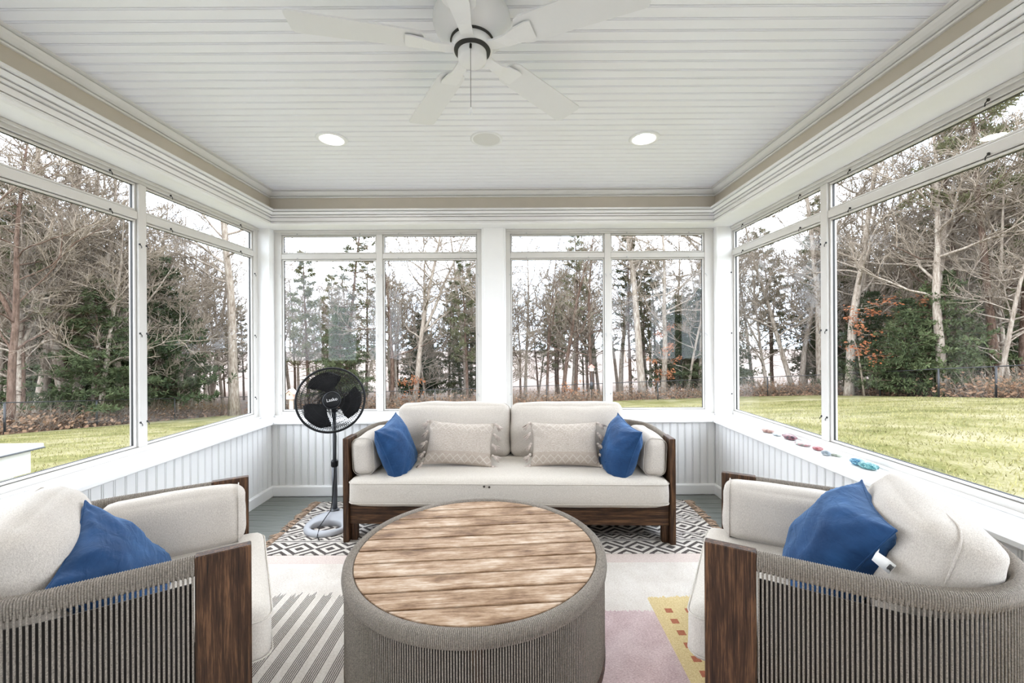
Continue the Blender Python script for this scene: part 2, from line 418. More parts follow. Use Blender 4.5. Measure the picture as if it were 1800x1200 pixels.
# walls: core, bead boards
PW = .0645
bp = [(.0, -.007), (.0018, -.007), (.0032, 0), (.0045, .0012), (.0062, .002), (.0079, .0012), (.0092, 0), (.0104, -.005), (.0128, -.005), (.0142, 0), (PW-.0012, 0), (PW, -.007), (PW, -.012), (0, -.012)]
def board_mesh(l0, l1):
    """profile in (a, depth): extruded along z"""
    k = len(bp); vs = [(a, d, l0) for a, d in bp]+[(a, d, l1) for a, d in bp]
    fs = [(i, (i+1) % k, k+(i+1) % k, k+i) for i in range(k)]+[tuple(range(k))[::-1], tuple(range(k, 2*k))]
    return MB().add(vs, fs)
walls = {}
me_wall = None
for sd in SIDES:
    mp = wallmap(sd); a, b = (Y0, YB-DW) if sd != 'back' else (XL+DW, XR-DW)
    mb = MB().box(a-(.078 if sd == 'back' else 0), b+.078, DW-.08, DW-.011, -.02, ZS-.03); mb.xf(mp)
    wl = struct(fixn(mb.build('wall_'+sd, 'board')), 'white %s half wall of bead boards under the windows' % sd, 'wall'); walls[sd] = wl
    L = b-a; n = int(L/PW)
    for i in range(n+1):
        if me_wall is None:
            o = fixn(board_mesh(.075, ZS-.03).build('bead_board', 'board', wl)); me_wall = o.data
        else: o = link('bead_board', me_wall, wl)
        if sd == 'back': o.rotation_euler = (0, 0, PI); o.location = (XR-DW-i*PW, YB-DW, 0)
        elif sd == 'left': o.rotation_euler = (0, 0, -PI/2); o.location = (XL+DW, YB-DW-i*PW, 0)
        else: o.rotation_euler = (0, 0, PI/2); o.location = (XR-DW, YB-DW-(i+1)*PW, 0)
    # board base
    bb = [(DW-.02, 0), (DW+.016, 0), (DW+.016, .078), (DW+.010, .088), (DW-.02, .09)]
    struct(fixn(sweep(sd, bb).build('baseboard_'+sd, 'white')), 'white baseboard along the %s wall' % sd, 'baseboard')
    # sill with nosing, apron
    zs = [(-.10, ZS), (-.10, ZS-.03), (DW+.028, ZS-.03), (DW+.034, ZS-.024), (DW+.034, ZS-.006), (DW+.028, ZS)]
    so = struct(fixn(sweep(sd, zs).build('trim_sill_'+sd, 'white')), 'wide white window sill ledge along the %s wall' % sd, 'sill')
    # soffit + header entablature
    q = lambda d0, d1, z: [(DW+d0, z), (DW-.012, z), (DW-.012, z+.005), (DW+d1, z+.005)]      # shadow quirk between two steps
    hd = [(-.10, ZT), (DW-.02, ZT), (DW-.006, ZT+.002), (DW+.006, ZT+.010), (DW+.006, ZT+.018), (DW-.002, ZT+.024)]+q(-.002, .0, ZT+.030)+[(DW, ZT+.062)]+q(.0, .014, ZT+.064)+[(DW+.014, ZT+.080)]+q(.014, .024, ZT+.082)+[
          (DW+.036, ZT+.097), (DW+.042, ZT+.102)]+q(.042, .058, ZT+.104)+[(DW+.058, ZT+.124), (-.10, ZT+.124)]
    struct(fixn(sweep(sd, hd).build('trim_header_'+sd, 'trim')), 'stepped white header moulding above the %s windows' % sd, 'trim')
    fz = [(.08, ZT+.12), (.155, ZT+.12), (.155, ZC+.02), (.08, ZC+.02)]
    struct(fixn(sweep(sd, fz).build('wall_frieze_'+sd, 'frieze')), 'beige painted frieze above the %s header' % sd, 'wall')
    cr = [(.155, 2.600), (.168, 2.600), (.172, 2.606), (.168, 2.611), (.160, 2.6115), (.160, 2.6145), (.172, 2.615), (.184, 2.622), (.197, 2.634), (.204, 2.643), (.204, 2.646), (.196, 2.6465), (.196, 2.6495), (.224, 2.650), (.224, ZC), (.155, ZC)]
    struct(fixn(sweep(sd, cr).build('trim_crown_'+sd, 'trim')), 'white crown moulding where the %s frieze meets the ceiling' % sd, 'trim')
# ceiling
ce = struct(MB().box(XL, XR, Y0, YB, ZC+.012, ZC+.06).build('ceiling', 'ceil'), 'white bead board ceiling', 'ceiling')
mbc = board_mesh(XL+.14, XR-.14); mbc.xf(lambda a, d, l: (l, a, -d))
y = Y0; cm = None
while y < YB-.15:
    if cm is None: o = fixn(mbc.build('ceiling_board', 'ceil', ce)); cm = o.data
    else: o = link('ceiling_board', cm, ce)
    o.location = (0, y, ZC); y += PW
# house wall behind the camera
struct(MB().box(XL-.06, XR+.06, Y0-.12, Y0, -.16, ZC+.06).build('wall_front', 'white'), 'plain white house wall closing the sunroom', 'wall')
# posts between windows
def post(sd, s0, s1, n0, n1, name):
    mb = MB().box(s0, s1, n0, n1, ZS-.005, ZT+.005, .004); mb.xf(wallmap(sd, True)); return fixn(mb.build(name, 'white', walls[sd]))
post('back', XL-.06, -2.198, -.06, .075, 'corner_post'); post('back', 1.822, XRW+.06, -.06, .062, 'corner_post')
cx0, cx1 = xd(849, 3.73, 560), xd(887, 3.73, 560)
post('back', cx0-.012, cx1+.012, -.06, .045, 'centre_post'); post('back', cx0+.006, cx1-.006, .0, .066, 'centre_post_face')
for sd in ('left', 'right'):
    post(sd, 1.26, 1.44, -.06, .07, 'side_post'); post(sd, Y0, Y0+.12, -.06, .07, 'side_post')
# ------------------------------------------------------------------ windows
Z_G0, Z_G1, Z_U0, Z_U1 = .718, 2.083, 2.16, 2.305
clip_me = {}
def window(name, sd, s0, s1, panes, label):
    mp = wallmap(sd, True); root = struct(empty(name, mp((s0+s1)/2, 0, ZS)), label, 'window'); R = Vector(root.location)
    def put(mb, nm, mat, par=root):
        mb.xf(mp); mb.v = [tuple(Vector(p)-R) for p in mb.v]; return fixn(mb.build(nm, mat, par))
    a, b = min(p[0] for p in panes), max(p[1] for p in panes); g = .014
    put(MB().box(s0, a-g, -.06, .0, ZS, ZT, .003), 'side_jamb', 'almond'); put(MB().box(b+g, s1, -.06, 0, ZS, ZT, .003), 'side_jamb', 'almond')
    put(MB().box(a-g, b+g, -.06, 0, Z_U1+g, ZT, .003), 'head_frame', 'almond')
    put(MB().box(a-g, b+g, -.06, .0, ZS, Z_G0-g, .003), 'bottom_frame', 'almond'); put(MB().box(s0, s1, 0, .018, ZS, ZS+.016, .004), 'sill_stop', 'white')
    put(MB().box(s0, s1, 0, .012, ZT-.02, ZT, .004), 'head_stop', 'almond')
    for q, p in zip(panes, panes[1:]):
        put(MB().box(q[1]+g, p[0]-g, -.06, .004, Z_G0-g, Z_U1+g, .004), 'mullion', 'almond')
    for (c, d) in panes:
        put(MB().box(c-g, d+g, -.06, .0, Z_G1+g, Z_U0-g, .004), 'transom_bar', 'almond')
        for z0, z1 in ((Z_G0, Z_G1), (Z_U0, Z_U1)):
            t = .0022
            mb = MB()
            for e in (0, 1):   # insert frame of four bars, dark seams either side
                pass
            fr = MB(); w_ = g-.003
            fr.box(c-w_, d+w_, -.036, -.010, z1, z1+w_, .002); fr.box(c-w_, d+w_, -.036, -.010, z0-w_, z0, .002)
            fr.box(c-w_, c, -.036, -.010, z0, z1, .002); fr.box(d, d+w_, -.036, -.010, z0, z1, .002)
            f = put(fr, 'sash', 'almond')
            gk = MB()
            for (w0, w1, n0, n1) in ((0, -t, -.034, -.022), (w_, w_+.003, -.03, -.018)):
                lo, hi = min(w0, w1), max(w0, w1)
                gk.box(c-hi, d+hi, n0, n1, z1+lo, z1+hi); gk.box(c-hi, d+hi, n0, n1, z0-hi, z0-lo)
                gk.box(c-hi, c-lo, n0, n1, z0-lo, z1+lo); gk.box(d+lo, d+hi, n0, n1, z0-lo, z1+lo)
            put(gk, 'gasket', 'gasket')
            put(MB().box(c, d, -.031, -.027, z0, z1), 'glass_pane', 'glass')
        # turn clips
        if sd not in clip_me:
            cb = MB().box(-.004, .004, .0, .010, -.006, .006, .002); cb.tube([(0, .007, 0), (.006, .012, -.012), (.010, .008, -.022)], .0022, 5)
            cb.xf(lambda s, n, z: tuple(Vector(wallmap(sd)(s, n, z))-Vector(wallmap(sd)(0, 0, 0)))); o = cb.build('clip', 'chrome' if sd == 'back' else 'gasket', root); clip_me[sd] = o.data; bpy.data.objects.remove(o)
        spots = [(c+.16*(d-c), Z_G1+g+.006), (d-.16*(d-c), Z_G1+g+.006), (c+.16*(d-c), Z_U1+g+.006), (d-.16*(d-c), Z_U1+g+.006)]
        for fz in (.1, .5, .9): spots += [(c-g-.006, Z_G0+fz*(Z_G1-Z_G0)), (d+g+.006, Z_G0+fz*(Z_G1-Z_G0))]
        for s_, z_ in spots:
            link('clip', clip_me[sd], root, tuple(Vector(mp(s_, 0, z_))-R))
    return root
YG = 3.83
P = lambda x: xd(x, YG, 590)
window('window_1', 'left', 1.44, 3.73, [(1.50, 2.524), (2.61, 3.65)], 'two-pane screened window on the left wall beside the armchair')
window('window_2', 'back', -2.198, cx0-.012, [(P(501), P(661.5)), (P(677.5), P(837))], 'two-pane window behind the pedestal fan')
window('window_3', 'back', cx1+.012, 1.822, [(P(900.5), P(1059.5)), (P(1075.5), P(1234))], 'two-pane window behind the right half of the sofa')
window('window_4', 'right', 1.44, 3.78, [(1.54, 2.578), (2.664, 3.716)], 'two-pane window on the right wall above the painted stones')
window('window_5', 'left', Y0+.12, 1.26, [(Y0+.18, .03), (.11, 1.20)], 'two-pane left wall window nearest the house wall')
window('window_6', 'right', Y0+.12, 1.26, [(Y0+.18, .03), (.11, 1.20)], 'two-pane right wall window nearest the house wall')
# ------------------------------------------------------------------ recessed ceiling lamps and speaker
def downlight(x, y, label):
    r = tag(empty('recessed_light', (x, y, ZC)), label, 'light', 'recessed ceiling lights')
    MB().lathe([(.062, -.002), (.066, -.007), (.092, -.009), (.098, -.004), (.099, .003)], 40).build('trim_ring', 'fanwhite', r)
    MB().lathe([(0.0, -.0035), (.040, -.0035), (.063, -.0025)], 40).build('lens', 'lamp', r)
downlight(-1.178, 2.688, 'round lit recessed light in the ceiling above the pedestal fan')
downlight(.847, 2.70, 'round lit recessed light in the ceiling above the right sofa end')
downlight(-1.178, .57, 'unseen recessed light added in the ceiling left of the camera'); downlight(.847, .57, 'unseen recessed light added in the ceiling right of the camera')  # out-of-view pair, added to brighten the room
sp = tag(empty('ceiling_speaker', (-.178, 2.70, ZC)), 'round white speaker grille set flush in the ceiling', 'speaker')
MB().lathe([(.086, -.003), (.09, -.007), (.102, -.006), (.106, .002)], 40).build('trim_ring', 'fanwhite', sp)
MB().lathe([(0, -.006), (.05, -.0055), (.087, -.004)], 40).build('grille', 'speaker', sp)
# ------------------------------------------------------------------ soft goods
def cushion_mesh(sx, sy, sz, r, bulge=(.01, .01, .02), n=16, seed=0, wr=.004, wf=7.0):
    """rounded, bulging box centred at the origin"""
    h = (sx/2, sy/2, sz/2); vs = []; idx = {}; fs = []
    ts = [math.sin(PI/2*(2*i/n-1))*.25+(2*i/n-1)*.75 for i in range(n+1)]
    def vert(t):
        key = tuple(round(q, 5) for q in t)
        if key in idx: return idx[key]
        p = [h[k]*t[k] for k in range(3)]; core = [max(-(h[k]-r), min(h[k]-r, p[k])) for k in range(3)]
        d = Vector([p[k]-core[k] for k in range(3)])
        if d.length > 1e-9:
            m = max(abs(q) for q in d); d = d/d.length*m
        q = Vector(core)+d
        for a in range(3):
            b, c = [k for k in range(3) if k != a]; q[a] += bulge[a]*t[a]*(1-t[b]**2)*(1-t[c]**2)
        if wr:
            w_ = noise.noise_vector(q*wf+Vector((seed*3.1, seed*1.7, seed))); q += w_*wr
            e = noise.noise(Vector((q.x*wf*.5+seed, q.y*wf*.5, q.z*wf*2.6))); q += Vector(t).normalized()*e*wr*.9
        idx[key] = len(vs); vs.append(tuple(q)); return idx[key]
    for a in range(3):
        b, c = [k for k in range(3) if k != a]
        for s in (-1, 1):
            for i in range(n):
                for j in range(n):
                    f = []
                    for (di, dj) in ((0, 0), (1, 0), (1, 1), (0, 1)):
                        t = [0, 0, 0]; t[a] = s; t[b] = ts[i+di]; t[c] = ts[j+dj]; f.append(vert(t))
                    if (s > 0) == (a != 1): fs.append(tuple(f))
                    else: fs.append(tuple(f[::-1]))
    return MB().add(vs, fs, True)
def rrect(sx, sy, r, z, n=6):
    pts = []
    for cx_, cy_, a0 in ((sx/2-r, sy/2-r, 0), (-sx/2+r, sy/2-r, 90), (-sx/2+r, -sy/2+r, 180), (sx/2-r, -sy/2+r, 270)):
        for k in range(n+1):
            a = math.radians(a0+90*k/n); pts.append((cx_+r*math.cos(a), cy_+r*math.sin(a), z))
    return pts
def pillow_mesh(W, H, T, pinch=.10, n=26, seed=0, wr=.006, ex=.55, fold=.0):
    """knife-edge pillow in the local xy plane, thickness along z"""
    vs = []; fs = []; N = n+1
    def outline(u, v):
        x = W/2*u*(1-pinch*(1-v*v)*abs(u)**1.5); y = H/2*v*(1-pinch*(1-u*u)*abs(v)**1.5); return x, y
    for s in (1, -1):
        for i in range(N):
            for j in range(N):
                u, v = math.sin(PI/2*(2*i/n-1)), math.sin(PI/2*(2*j/n-1)); x, y = outline(u, v)
                t = (max(0, 1-abs(u)**2.6)**ex)*(max(0, 1-abs(v)**2.6)**ex)
                z = T/2*t
                ee = min(1, 6*t)
                p = Vector((x*7+seed*2.3, y*7-seed, s*3.0))
                rad = math.atan2(v, u); cr = abs(u*v)
                z += ee*wr*(noise.noise(p*1.3)*1.2+noise.noise(Vector((rad*5.5+seed, (abs(u)+abs(v))*1.2, s)))*1.6*min(1, (u*u+v*v))*(.4+cr))
                for (ku, kv) in ((1, 1), (1, -1), (-1, 1), (-1, -1)):
                    du, dv = 1-ku*u, 1-kv*v; rho = math.hypot(du, dv); ph = math.atan2(dv, du)
                    z += ee*fold*math.sin(ph*11+seed*1.7+ku*2+kv)*math.exp(-((rho-.55)/.40)**2)
                z -= ee*fold*1.2*math.exp(-((u*.8+v*.6+.15*math.sin(v*4+seed)-.25)/.10)**2)*(1-v*v)
                vs.append((x, y, s*max(z, .0015)))
    for s in (0, 1):
        o = s*N*N
        for i in range(n):
            for j in range(n):
                q = (o+i*N+j, o+(i+1)*N+j, o+(i+1)*N+j+1, o+i*N+j+1); fs.append(q if s == 0 else q[::-1])
    rim = [(i, 0) for i in range(n)]+[(n, j) for j in range(n)]+[(i, n) for i in range(n, 0, -1)]+[(0, j) for j in range(n, 0, -1)]
    for k in range(len(rim)):
        (a, b), (c, d) = rim[k], rim[(k+1) % len(rim)]
        fs.append((a*N+b, N*N+a*N+b, N*N+c*N+d, c*N+d))
    mb = MB().add(vs, fs, True); mb.rim = [tuple((Vector(vs[a*N+b])+Vector(vs[N*N+a*N+b]))/2) for a, b in rim]; return mb
def frame_matrix(c, u, v):
    u = Vector(u).normalized(); v = Vector(v); v = (v-u*v.dot(u)).normalized(); w_ = u.cross(v)
    return Matrix(((u.x, v.x, w_.x, c[0]), (u.y, v.y, w_.y, c[1]), (u.z, v.z, w_.z, c[2]), (0, 0, 0, 1)))
def throw_pillow(name, c, u, v, W, H, T, mat, label, seed=0, pinch=.1, wr=.006, group=None, fold=.004):
    mb = pillow_mesh(W, H, T, pinch, n=34, seed=seed, wr=wr, fold=fold); o = mb.build(name, mat); o.matrix_world = frame_matrix(c, u, v)
    MB().tube(mb.rim, .0028, 5, closed=True).build('seam_piping', mat, o)
    tag(o, label, 'pillow', group); return o

# ------------------------------------------------------------------ rope-sided seating
def rail_path(W, D, R, p0, inset=0.0, step=.011):
    w2 = W/2-inset; d = D-inset; r = R-inset; pts = []; L1 = d-r-p0; La = PI/2*r; Lb = 2*(w2-r); tot = 2*L1+2*La+Lb
    n = int(tot/step)
    for i in range(n+1):
        s = tot*i/n
        if s < L1: q = (-w2, p0+s, -1, 0)
        elif s < L1+La: a = (s-L1)/r; q = (-w2+r-r*math.cos(a), d-r+r*math.sin(a), -math.cos(a), math.sin(a))
        elif s < L1+La+Lb: q = (-w2+r+(s-L1-La), d, 0, 1)
        elif s < L1+2*La+Lb: a = (s-L1-La-Lb)/r; q = (w2-r+r*math.sin(a), d-r+r*math.cos(a), math.sin(a), math.cos(a))
        else: q = (w2, d-r-(s-L1-2*La-Lb), 1, 0)
        pts.append(q)
    return pts
def rope_wrap(pts, zt, hgt, thk, rr, mb=None):
    """close-set rope loops round a rail; pts=(x, y, nx, ny)"""
    mb = mb or MB(); K = 10
    for (x, y, nx, ny) in pts:
        loop = []
        for k in range(K):
            a = 2*PI*k/K; ca, sa = math.cos(a), math.sin(a)
            ca = math.copysign(abs(ca)**.7, ca); sa = math.copysign(abs(sa)**.7, sa)
            loop.append((x+nx*ca*thk/2, y+ny*ca*thk/2, zt-hgt/2+sa*hgt/2))
        mb.tube(loop, rr, 4, caps=False, closed=True)
    return mb
def tassel_mesh(seed):
    mb = MB(); rnd = random.Random(seed)
    mb.lathe([(0, .004), (.005, .003), (.0075, -.003), (.006, -.009), (.005, -.012)], 8)
    for k in range(16):
        a = 2*PI*k/16+rnd.uniform(-.2, .2); r = rnd.uniform(.008, .017); l = rnd.uniform(.038, .05)
        mb.tube([(.004*math.cos(a), .004*math.sin(a), -.009), (.7*r*math.cos(a), .7*r*math.sin(a), -.026), (r*math.cos(a), r*math.sin(a), -l)], [.0022, .0024, .0016], 4)
    return mb
def seating(name, loc, rz, W, D, R, label, nback, zarm=.687, front=.055, back_h=.41, lean=12, cat='chair', seed=0, back_w=None, bolsters=(-1, 1)):
    r = tag(empty(name, loc, rz), label, cat); pd = .145; pt = .037
    for s in (-1, 1):
        x0 = s*W/2; o = MB().box(x0-s*pt, x0, 0, pd, .0, zarm+.004, .003).build('arm_panel', 'dark_z', r)
        MB().box(s*(W/2-.06)-.02, s*(W/2-.06)+.02, .035, .075, 0, .13, .003).build('leg', 'dark_z', r)
    for x in (-1, 1): MB().box(x*(W/2-R*.42)-.022, x*(W/2-R*.42)+.022, D-R*.42-.03, D-R*.42+.014, 0, .13, .003).build('leg', 'dark_z', r)
    MB().box(-W/2+pt, W/2-pt, .022, .05, .115, .262, .004).build('front_rail', 'dark_x', r)
    # seat deck following the curve
    pl = rail_path(W, D, R, pd, .05, .05); poly = [(-W/2+.05, .05)]+[(q[0], q[1]) for q in pl]+[(W/2-.05, .05)]
    fixn(MB().prism(poly, .20, .235).build('seat_deck', 'shadow_board', r))
    # rails under the rope
    ctr = rail_path(W, D, R, pd, .02, .05)
    MB().tube([(q[0], q[1], .125) for q in ctr], .016, 8).build('lower_rail', 'dark_x', r)
    wrap = rail_path(W, D, R, pd+.003, .02, .0058)
    stuff(rope_wrap(wrap, zarm, .056, .036, .0033).build('rope_rail', 'rope', r))
    st = rail_path(W, D, R, pd+.005, .02, .0112); mb = MB()
    for k, (x, y, nx, ny) in enumerate(st):
        mb.tube([(x+nx*.016, y+ny*.016, zarm-.035), (x+nx*.016, y+ny*.016, .128)], .0029, 6, caps=False)
    stuff(mb.build('rope_strands', 'rope', r))
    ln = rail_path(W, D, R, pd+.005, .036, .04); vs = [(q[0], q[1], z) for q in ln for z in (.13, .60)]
    lo = MB().add(vs, [(2*i, 2*i+2, 2*i+3, 2*i+1) for i in range(len(ln)-1)], True).build('side_shade_sheet', 'shadow_board', r); lo.modifiers.new('thickness', 'SOLIDIFY').thickness = .006  # dark sheet added inside the strands to stand in for shade
    # cushions
    sz = .185; zt = .445; sw = W-.104; sd = .60+front
    seat = cushion_mesh(sw, sd, sz, .042, (.0, .004, .018), 20, seed, .004, 5).build('seat_cushion', 'seat', r, (0, -front+sd/2, zt-sz/2-.008))
    for z in (sz/2-.028, -sz/2+.028): MB().tube(rrect(sw+.003, sd+.003, .045, z), .0032, 5, closed=True).build('piping', 'seat', seat)
    bt, bh, bl = .145, .245, .50
    for s in bolsters:
        bo = cushion_mesh(bt, bl, bh, .05, (.012, .0, .012), 14, seed+s+3, .005, 7).build('arm_bolster', 'linen', r, (s*(W/2-pt-.012-bt/2), .012+bl/2, zt+bh/2-.006))
        bo.rotation_euler = (0, s*math.radians(3), 0)
        MB().tube([(p[0], -bl/2+.028, p[1]) for p in rrect(bt+.002, bh+.002, .05, 0)], .0026, 5, closed=True).build('piping', 'linen', bo)
    tw = back_w or (W-.20); bw = tw/nback; th = .20
    for k in range(nback):
        bc = cushion_mesh(bw-.006, th, back_h, .062, (.0, .045, .02), 26, seed+k+9, .009 if nback > 1 else .016, 6).build('back_cushion', 'linen', r, (-tw/2+bw*(k+.5), D-(.245 if nback > 1 else .232), zt+back_h/2-.02))
        bc.rotation_euler = (-math.radians(lean), 0, 0)
        sm = MB().tube([(p[0], -.012, p[1]) for p in rrect(bw-.002, back_h+.012, .065, 0)], .003, 5, closed=True)
        sm.build('piping', 'linen', bc)
    return r
def to_world(o, p): 
    m = Matrix.Translation(o.location) @ Matrix.Rotation(o.rotation_euler.z, 4, 'Z'); return m @ Vector(p)
def dir_world(o, p): return Matrix.Rotation(o.rotation_euler.z, 3, 'Z') @ Vector(p)
# ------------------------------------------------------------------ rugs
RT = .007
rn = MB().box(-1.62, 1.40, 0, .862, 0, RT, .002).build('runner_rug', 'runner'); rn.location = (0, 2.608, 0)
tag(rn, 'black and white diamond patterned runner rug with tan fringe under the sofa', 'rug')
rnd = random.Random(4); mb = MB()
for sx, x0 in ((-1, -1.62), (1, 1.40)):
    for k in range(46):
        y = .012+k*.0185; a = rnd.uniform(-.7, .7); l = rnd.uniform(.05, .085)
        for q in range(3):
            b = a+rnd.uniform(-.35, .35); z = rnd.uniform(.003, .010)
            mb.tube([(x0, y+q*.003, .004), (x0+sx*l*.5, y+math.sin(b)*l*.4, z+.004), (x0+sx*l*math.cos(b), y+math.sin(b)*l, .003)], [.0035, .004, .002], 4)
stuff(mb.build('fringe', 'fringe', rn))
kl = MB().box(-1.60, 1.46, -.2, 2.602, 0, RT, .002).build('patchwork_rug', 'kilim')
tag(kl, 'large woven patchwork rug of cream, grey stripe, pink and yellow panels', 'rug')

# ------------------------------------------------------------------ sofa and armchairs
sofa = seating('sofa', (-.053, 2.734, RT), math.radians(-1.56), 2.196, .80, .38, 'long dark wood framed sofa with rope sides and linen cushions under the back windows', 2, cat='sofa', seed=1, lean=10, back_w=2.06-.32+.03, front=.05)
st = MB()
for x, y in ((851, 855), (860, 856)):
    p = at_depth(x, y, 2.676); q = Matrix.Rotation(math.radians(1.56), 3, 'Z') @ (p-sofa.location)
    st = MB().lathe([(0, .0), (.006, 0.0), (.0075, .002)], 10, M4=Matrix.Translation((q.x, q.y, q.z)) @ Matrix.Rotation(PI/2, 4, 'X')); st.build('stain', 'stain', sofa)
chr_ = seating('armchair', (.8135, 1.6955, RT), math.radians(-120), .835, .83, .38, 'rope-backed armchair with linen cushions on the right of the coffee table', 1, cat='armchair', seed=5, back_w=.565, back_h=.385, lean=16, front=.06, bolsters=(-1,))
chl = seating('armchair', (-1.076, 1.68, RT), math.radians(123.2), .835, .83, .38, 'rope-backed armchair with linen cushions on the left of the coffee table', 1, cat='armchair', seed=12, back_w=.565, back_h=.385, lean=16, front=.06, bolsters=(1,))
chr_['group'] = chl['group'] = 'rope armchairs'
# blue pillows on the sofa
G = 'blue velvet throw pillows'
def three(name, A, B, C, W, H, T, label, seed, mat='blue', **k):
    A, B, C = Vector(A), Vector(B), Vector(C); c = (B+C)/2
    return throw_pillow(name, c, C-A, A-B, W, H, T, mat, label, seed, group=G, **k)
three('throw_pillow', (-.895, 2.775, .72), (-.79, 2.735, .41), (-.88, 3.13, .765), .42, .42, .19, 'blue velvet pillow leaning on the left arm of the sofa beside the fan', 2)
three('throw_pillow', (.790, 2.735, .712), (.70, 2.69, .39), (.745, 3.09, .757), .42, .43, .20, 'blue velvet pillow leaning on the right arm of the sofa', 3)
# blue pillows on the armchairs: local (x lateral, y depth, z)
def chairpt(ch, sgn, t, d, z): return to_world(ch, (sgn*t, d, z))
A, B, C = chairpt(chr_, -1, .19, .485, .765), chairpt(chr_, -1, .16, .29, .43), chairpt(chr_, -1, -.19, .49, .745)
pr = three('throw_pillow', A, B, C, .43, .45, .24, 'plump blue velvet pillow with a white care tag on the right armchair', 4, wr=.009)
A, B, C = chairpt(chl, 1, .075, .485, .745), chairpt(chl, 1, .165, .28, .43), chairpt(chl, 1, -.26, .475, .645)
pl_ = three('throw_pillow', A, B, C, .43, .43, .17, 'wrinkled blue velvet pillow slumped on the left armchair', 5, wr=.011)
# care tag on the right pillow
pa, pb, pc, pd_ = at_depth(1549, 946, 1.30), at_depth(1543, 966, 1.275), at_depth(1538, 977, 1.255), at_depth(1569, 1001, 1.215)
Mi = pr.matrix_world.copy(); 
def strip(pts, wd, name, mat, par, Minv, zt=.0006):
    mb = MB(); vs = []; fs = []
    for p, w_ in zip(pts, wd):
        for s in (-1, 1):
            vs.append(tuple(Minv @ (p+w_*s*.5)))
    for i in range(len(pts)-1): fs.append((2*i, 2*i+1, 2*i+3, 2*i+2))
    o = mb.add(vs, fs, True).build(name, mat, par); return o
bpy.context.view_layer.update()
Mi = pr.matrix_world.inverted()
wv = Vector((-.012, .010, -.028))
ct = strip([pa, pb, pc, pc.lerp(pd_, .5), pd_], [wv*.35, wv*.5, wv, wv*1.1, wv*1.05], 'care_tag', 'tagcloth', pr, Mi)
ct.modifiers.new('thickness', 'SOLIDIFY').thickness = .0008
for k in range(5):
    a = pd_.lerp(pc, .06+.05*k); w2 = wv*(.7-.08*(k % 3))
    MB().tube([tuple(Mi @ (a-w2*.4+Vector((0, -.0022, .001)))), tuple(Mi @ (a+w2*.45+Vector((0, -.0022, .001))))], .0009, 4).build('tag_print', 'black', ct)
# patterned lumbar pillows with tassels
tas = [None]
def lumbar(c, u, v, label, seed):
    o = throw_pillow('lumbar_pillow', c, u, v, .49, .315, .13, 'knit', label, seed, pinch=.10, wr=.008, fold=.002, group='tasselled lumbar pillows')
    Mw = frame_matrix(c, u, v); Mi = Mw.inverted(); rr = random.Random(seed)
    for s in (-1, 1):
        for k in range(5):
            yv = -.150+k*.075; p = Mw @ Vector((s*(.236+.006*abs(k-2)), yv, .01))
            if tas[0] is None: t = tassel_mesh(1).build('tassel', 'tassel', o); tas[0] = t.data
            else: t = link('tassel', tas[0], o)
            R_ = Matrix.Rotation(-s*math.radians(rr.uniform(30, 60)), 4, 'Y') @ Matrix.Rotation(rr.uniform(0, 3), 4, 'Z')
            t.matrix_local = Mi @ Matrix.Translation(p) @ R_ @ Matrix.Scale(1.35, 4)
    return o
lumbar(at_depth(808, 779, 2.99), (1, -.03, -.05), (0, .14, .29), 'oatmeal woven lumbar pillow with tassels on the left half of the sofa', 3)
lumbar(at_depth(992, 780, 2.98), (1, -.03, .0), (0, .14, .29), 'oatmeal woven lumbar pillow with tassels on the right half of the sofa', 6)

# ------------------------------------------------------------------ coffee table
TX, TY, TZ = -.171, 1.86, .43
tb = tag(empty('coffee_table', (TX, TY, RT), math.radians(4.7)), 'round coffee table with weathered plank top and grey rope drum side', 'coffee table')
RI, RO = .519, .559; TZ -= RT
edges = [-.5225+.1045*k for k in range(11)]
for k in range(10):
    y0, y1 = edges[k]+.005, edges[k+1]-.005; poly = []
    n = 9; ys = [y0+(y1-y0)*i/n for i in range(n+1)]
    ys = [max(-RI, min(RI, q)) for q in ys]
    for q in ys: poly.append((math.sqrt(max(0, RI*RI-q*q)), q))
    for q in ys[::-1]: poly.append((-math.sqrt(max(0, RI*RI-q*q)), q))
    cl = []
    for p in poly:
        if not cl or (Vector(p)-Vector(cl[-1])).length > 1e-4: cl.append(p)
    if (Vector(cl[0])-Vector(cl[-1])).length < 1e-4: cl.pop()
    o = MB().prism(cl, TZ-.026, TZ-.003).build('plank', 'teak', tb); fixn(o)
    bv = o.modifiers.new('edge', 'BEVEL'); bv.width = .002; bv.segments = 1; bv.limit_method = 'ANGLE'
MB().lathe([(0, TZ-.03), (RI+.012, TZ-.03), (RI+.012, TZ-.045), (0, TZ-.045)], 64, smooth=False).build('top_support', 'shadow_board', tb)
def circ(r, pitch):
    n = int(2*PI*r/pitch); return [(r*math.cos(2*PI*k/n), r*math.sin(2*PI*k/n), math.cos(2*PI*k/n), math.sin(2*PI*k/n)) for k in range(n)]
stuff(rope_wrap(circ((RI+RO)/2+.002, .0062), TZ, .058, .042, .0034).build('rope_rim', 'rope', tb))
mb = MB()
for (x, y, nx, ny) in circ(RO-.006, .0092): mb.tube([(x, y, TZ-.035), (x, y, .03)], .0027, 6, caps=False)
stuff(mb.build('rope_strands', 'rope', tb))
MB().lathe([(RO-.05, .03), (RO-.046, .03), (RO-.046, TZ-.04), (RO-.05, TZ-.04)], 64).build('drum_shade_shell', 'shadow_board', tb)  # dark shell added so the gaps between table strands look shaded
MB().lathe([(RO-.034, .001), (RO-.002, .001), (RO-.002, .04), (RO-.034, .04), (RO-.034, .001)], 64, smooth=False).build('base_ring', 'dark_x', tb)
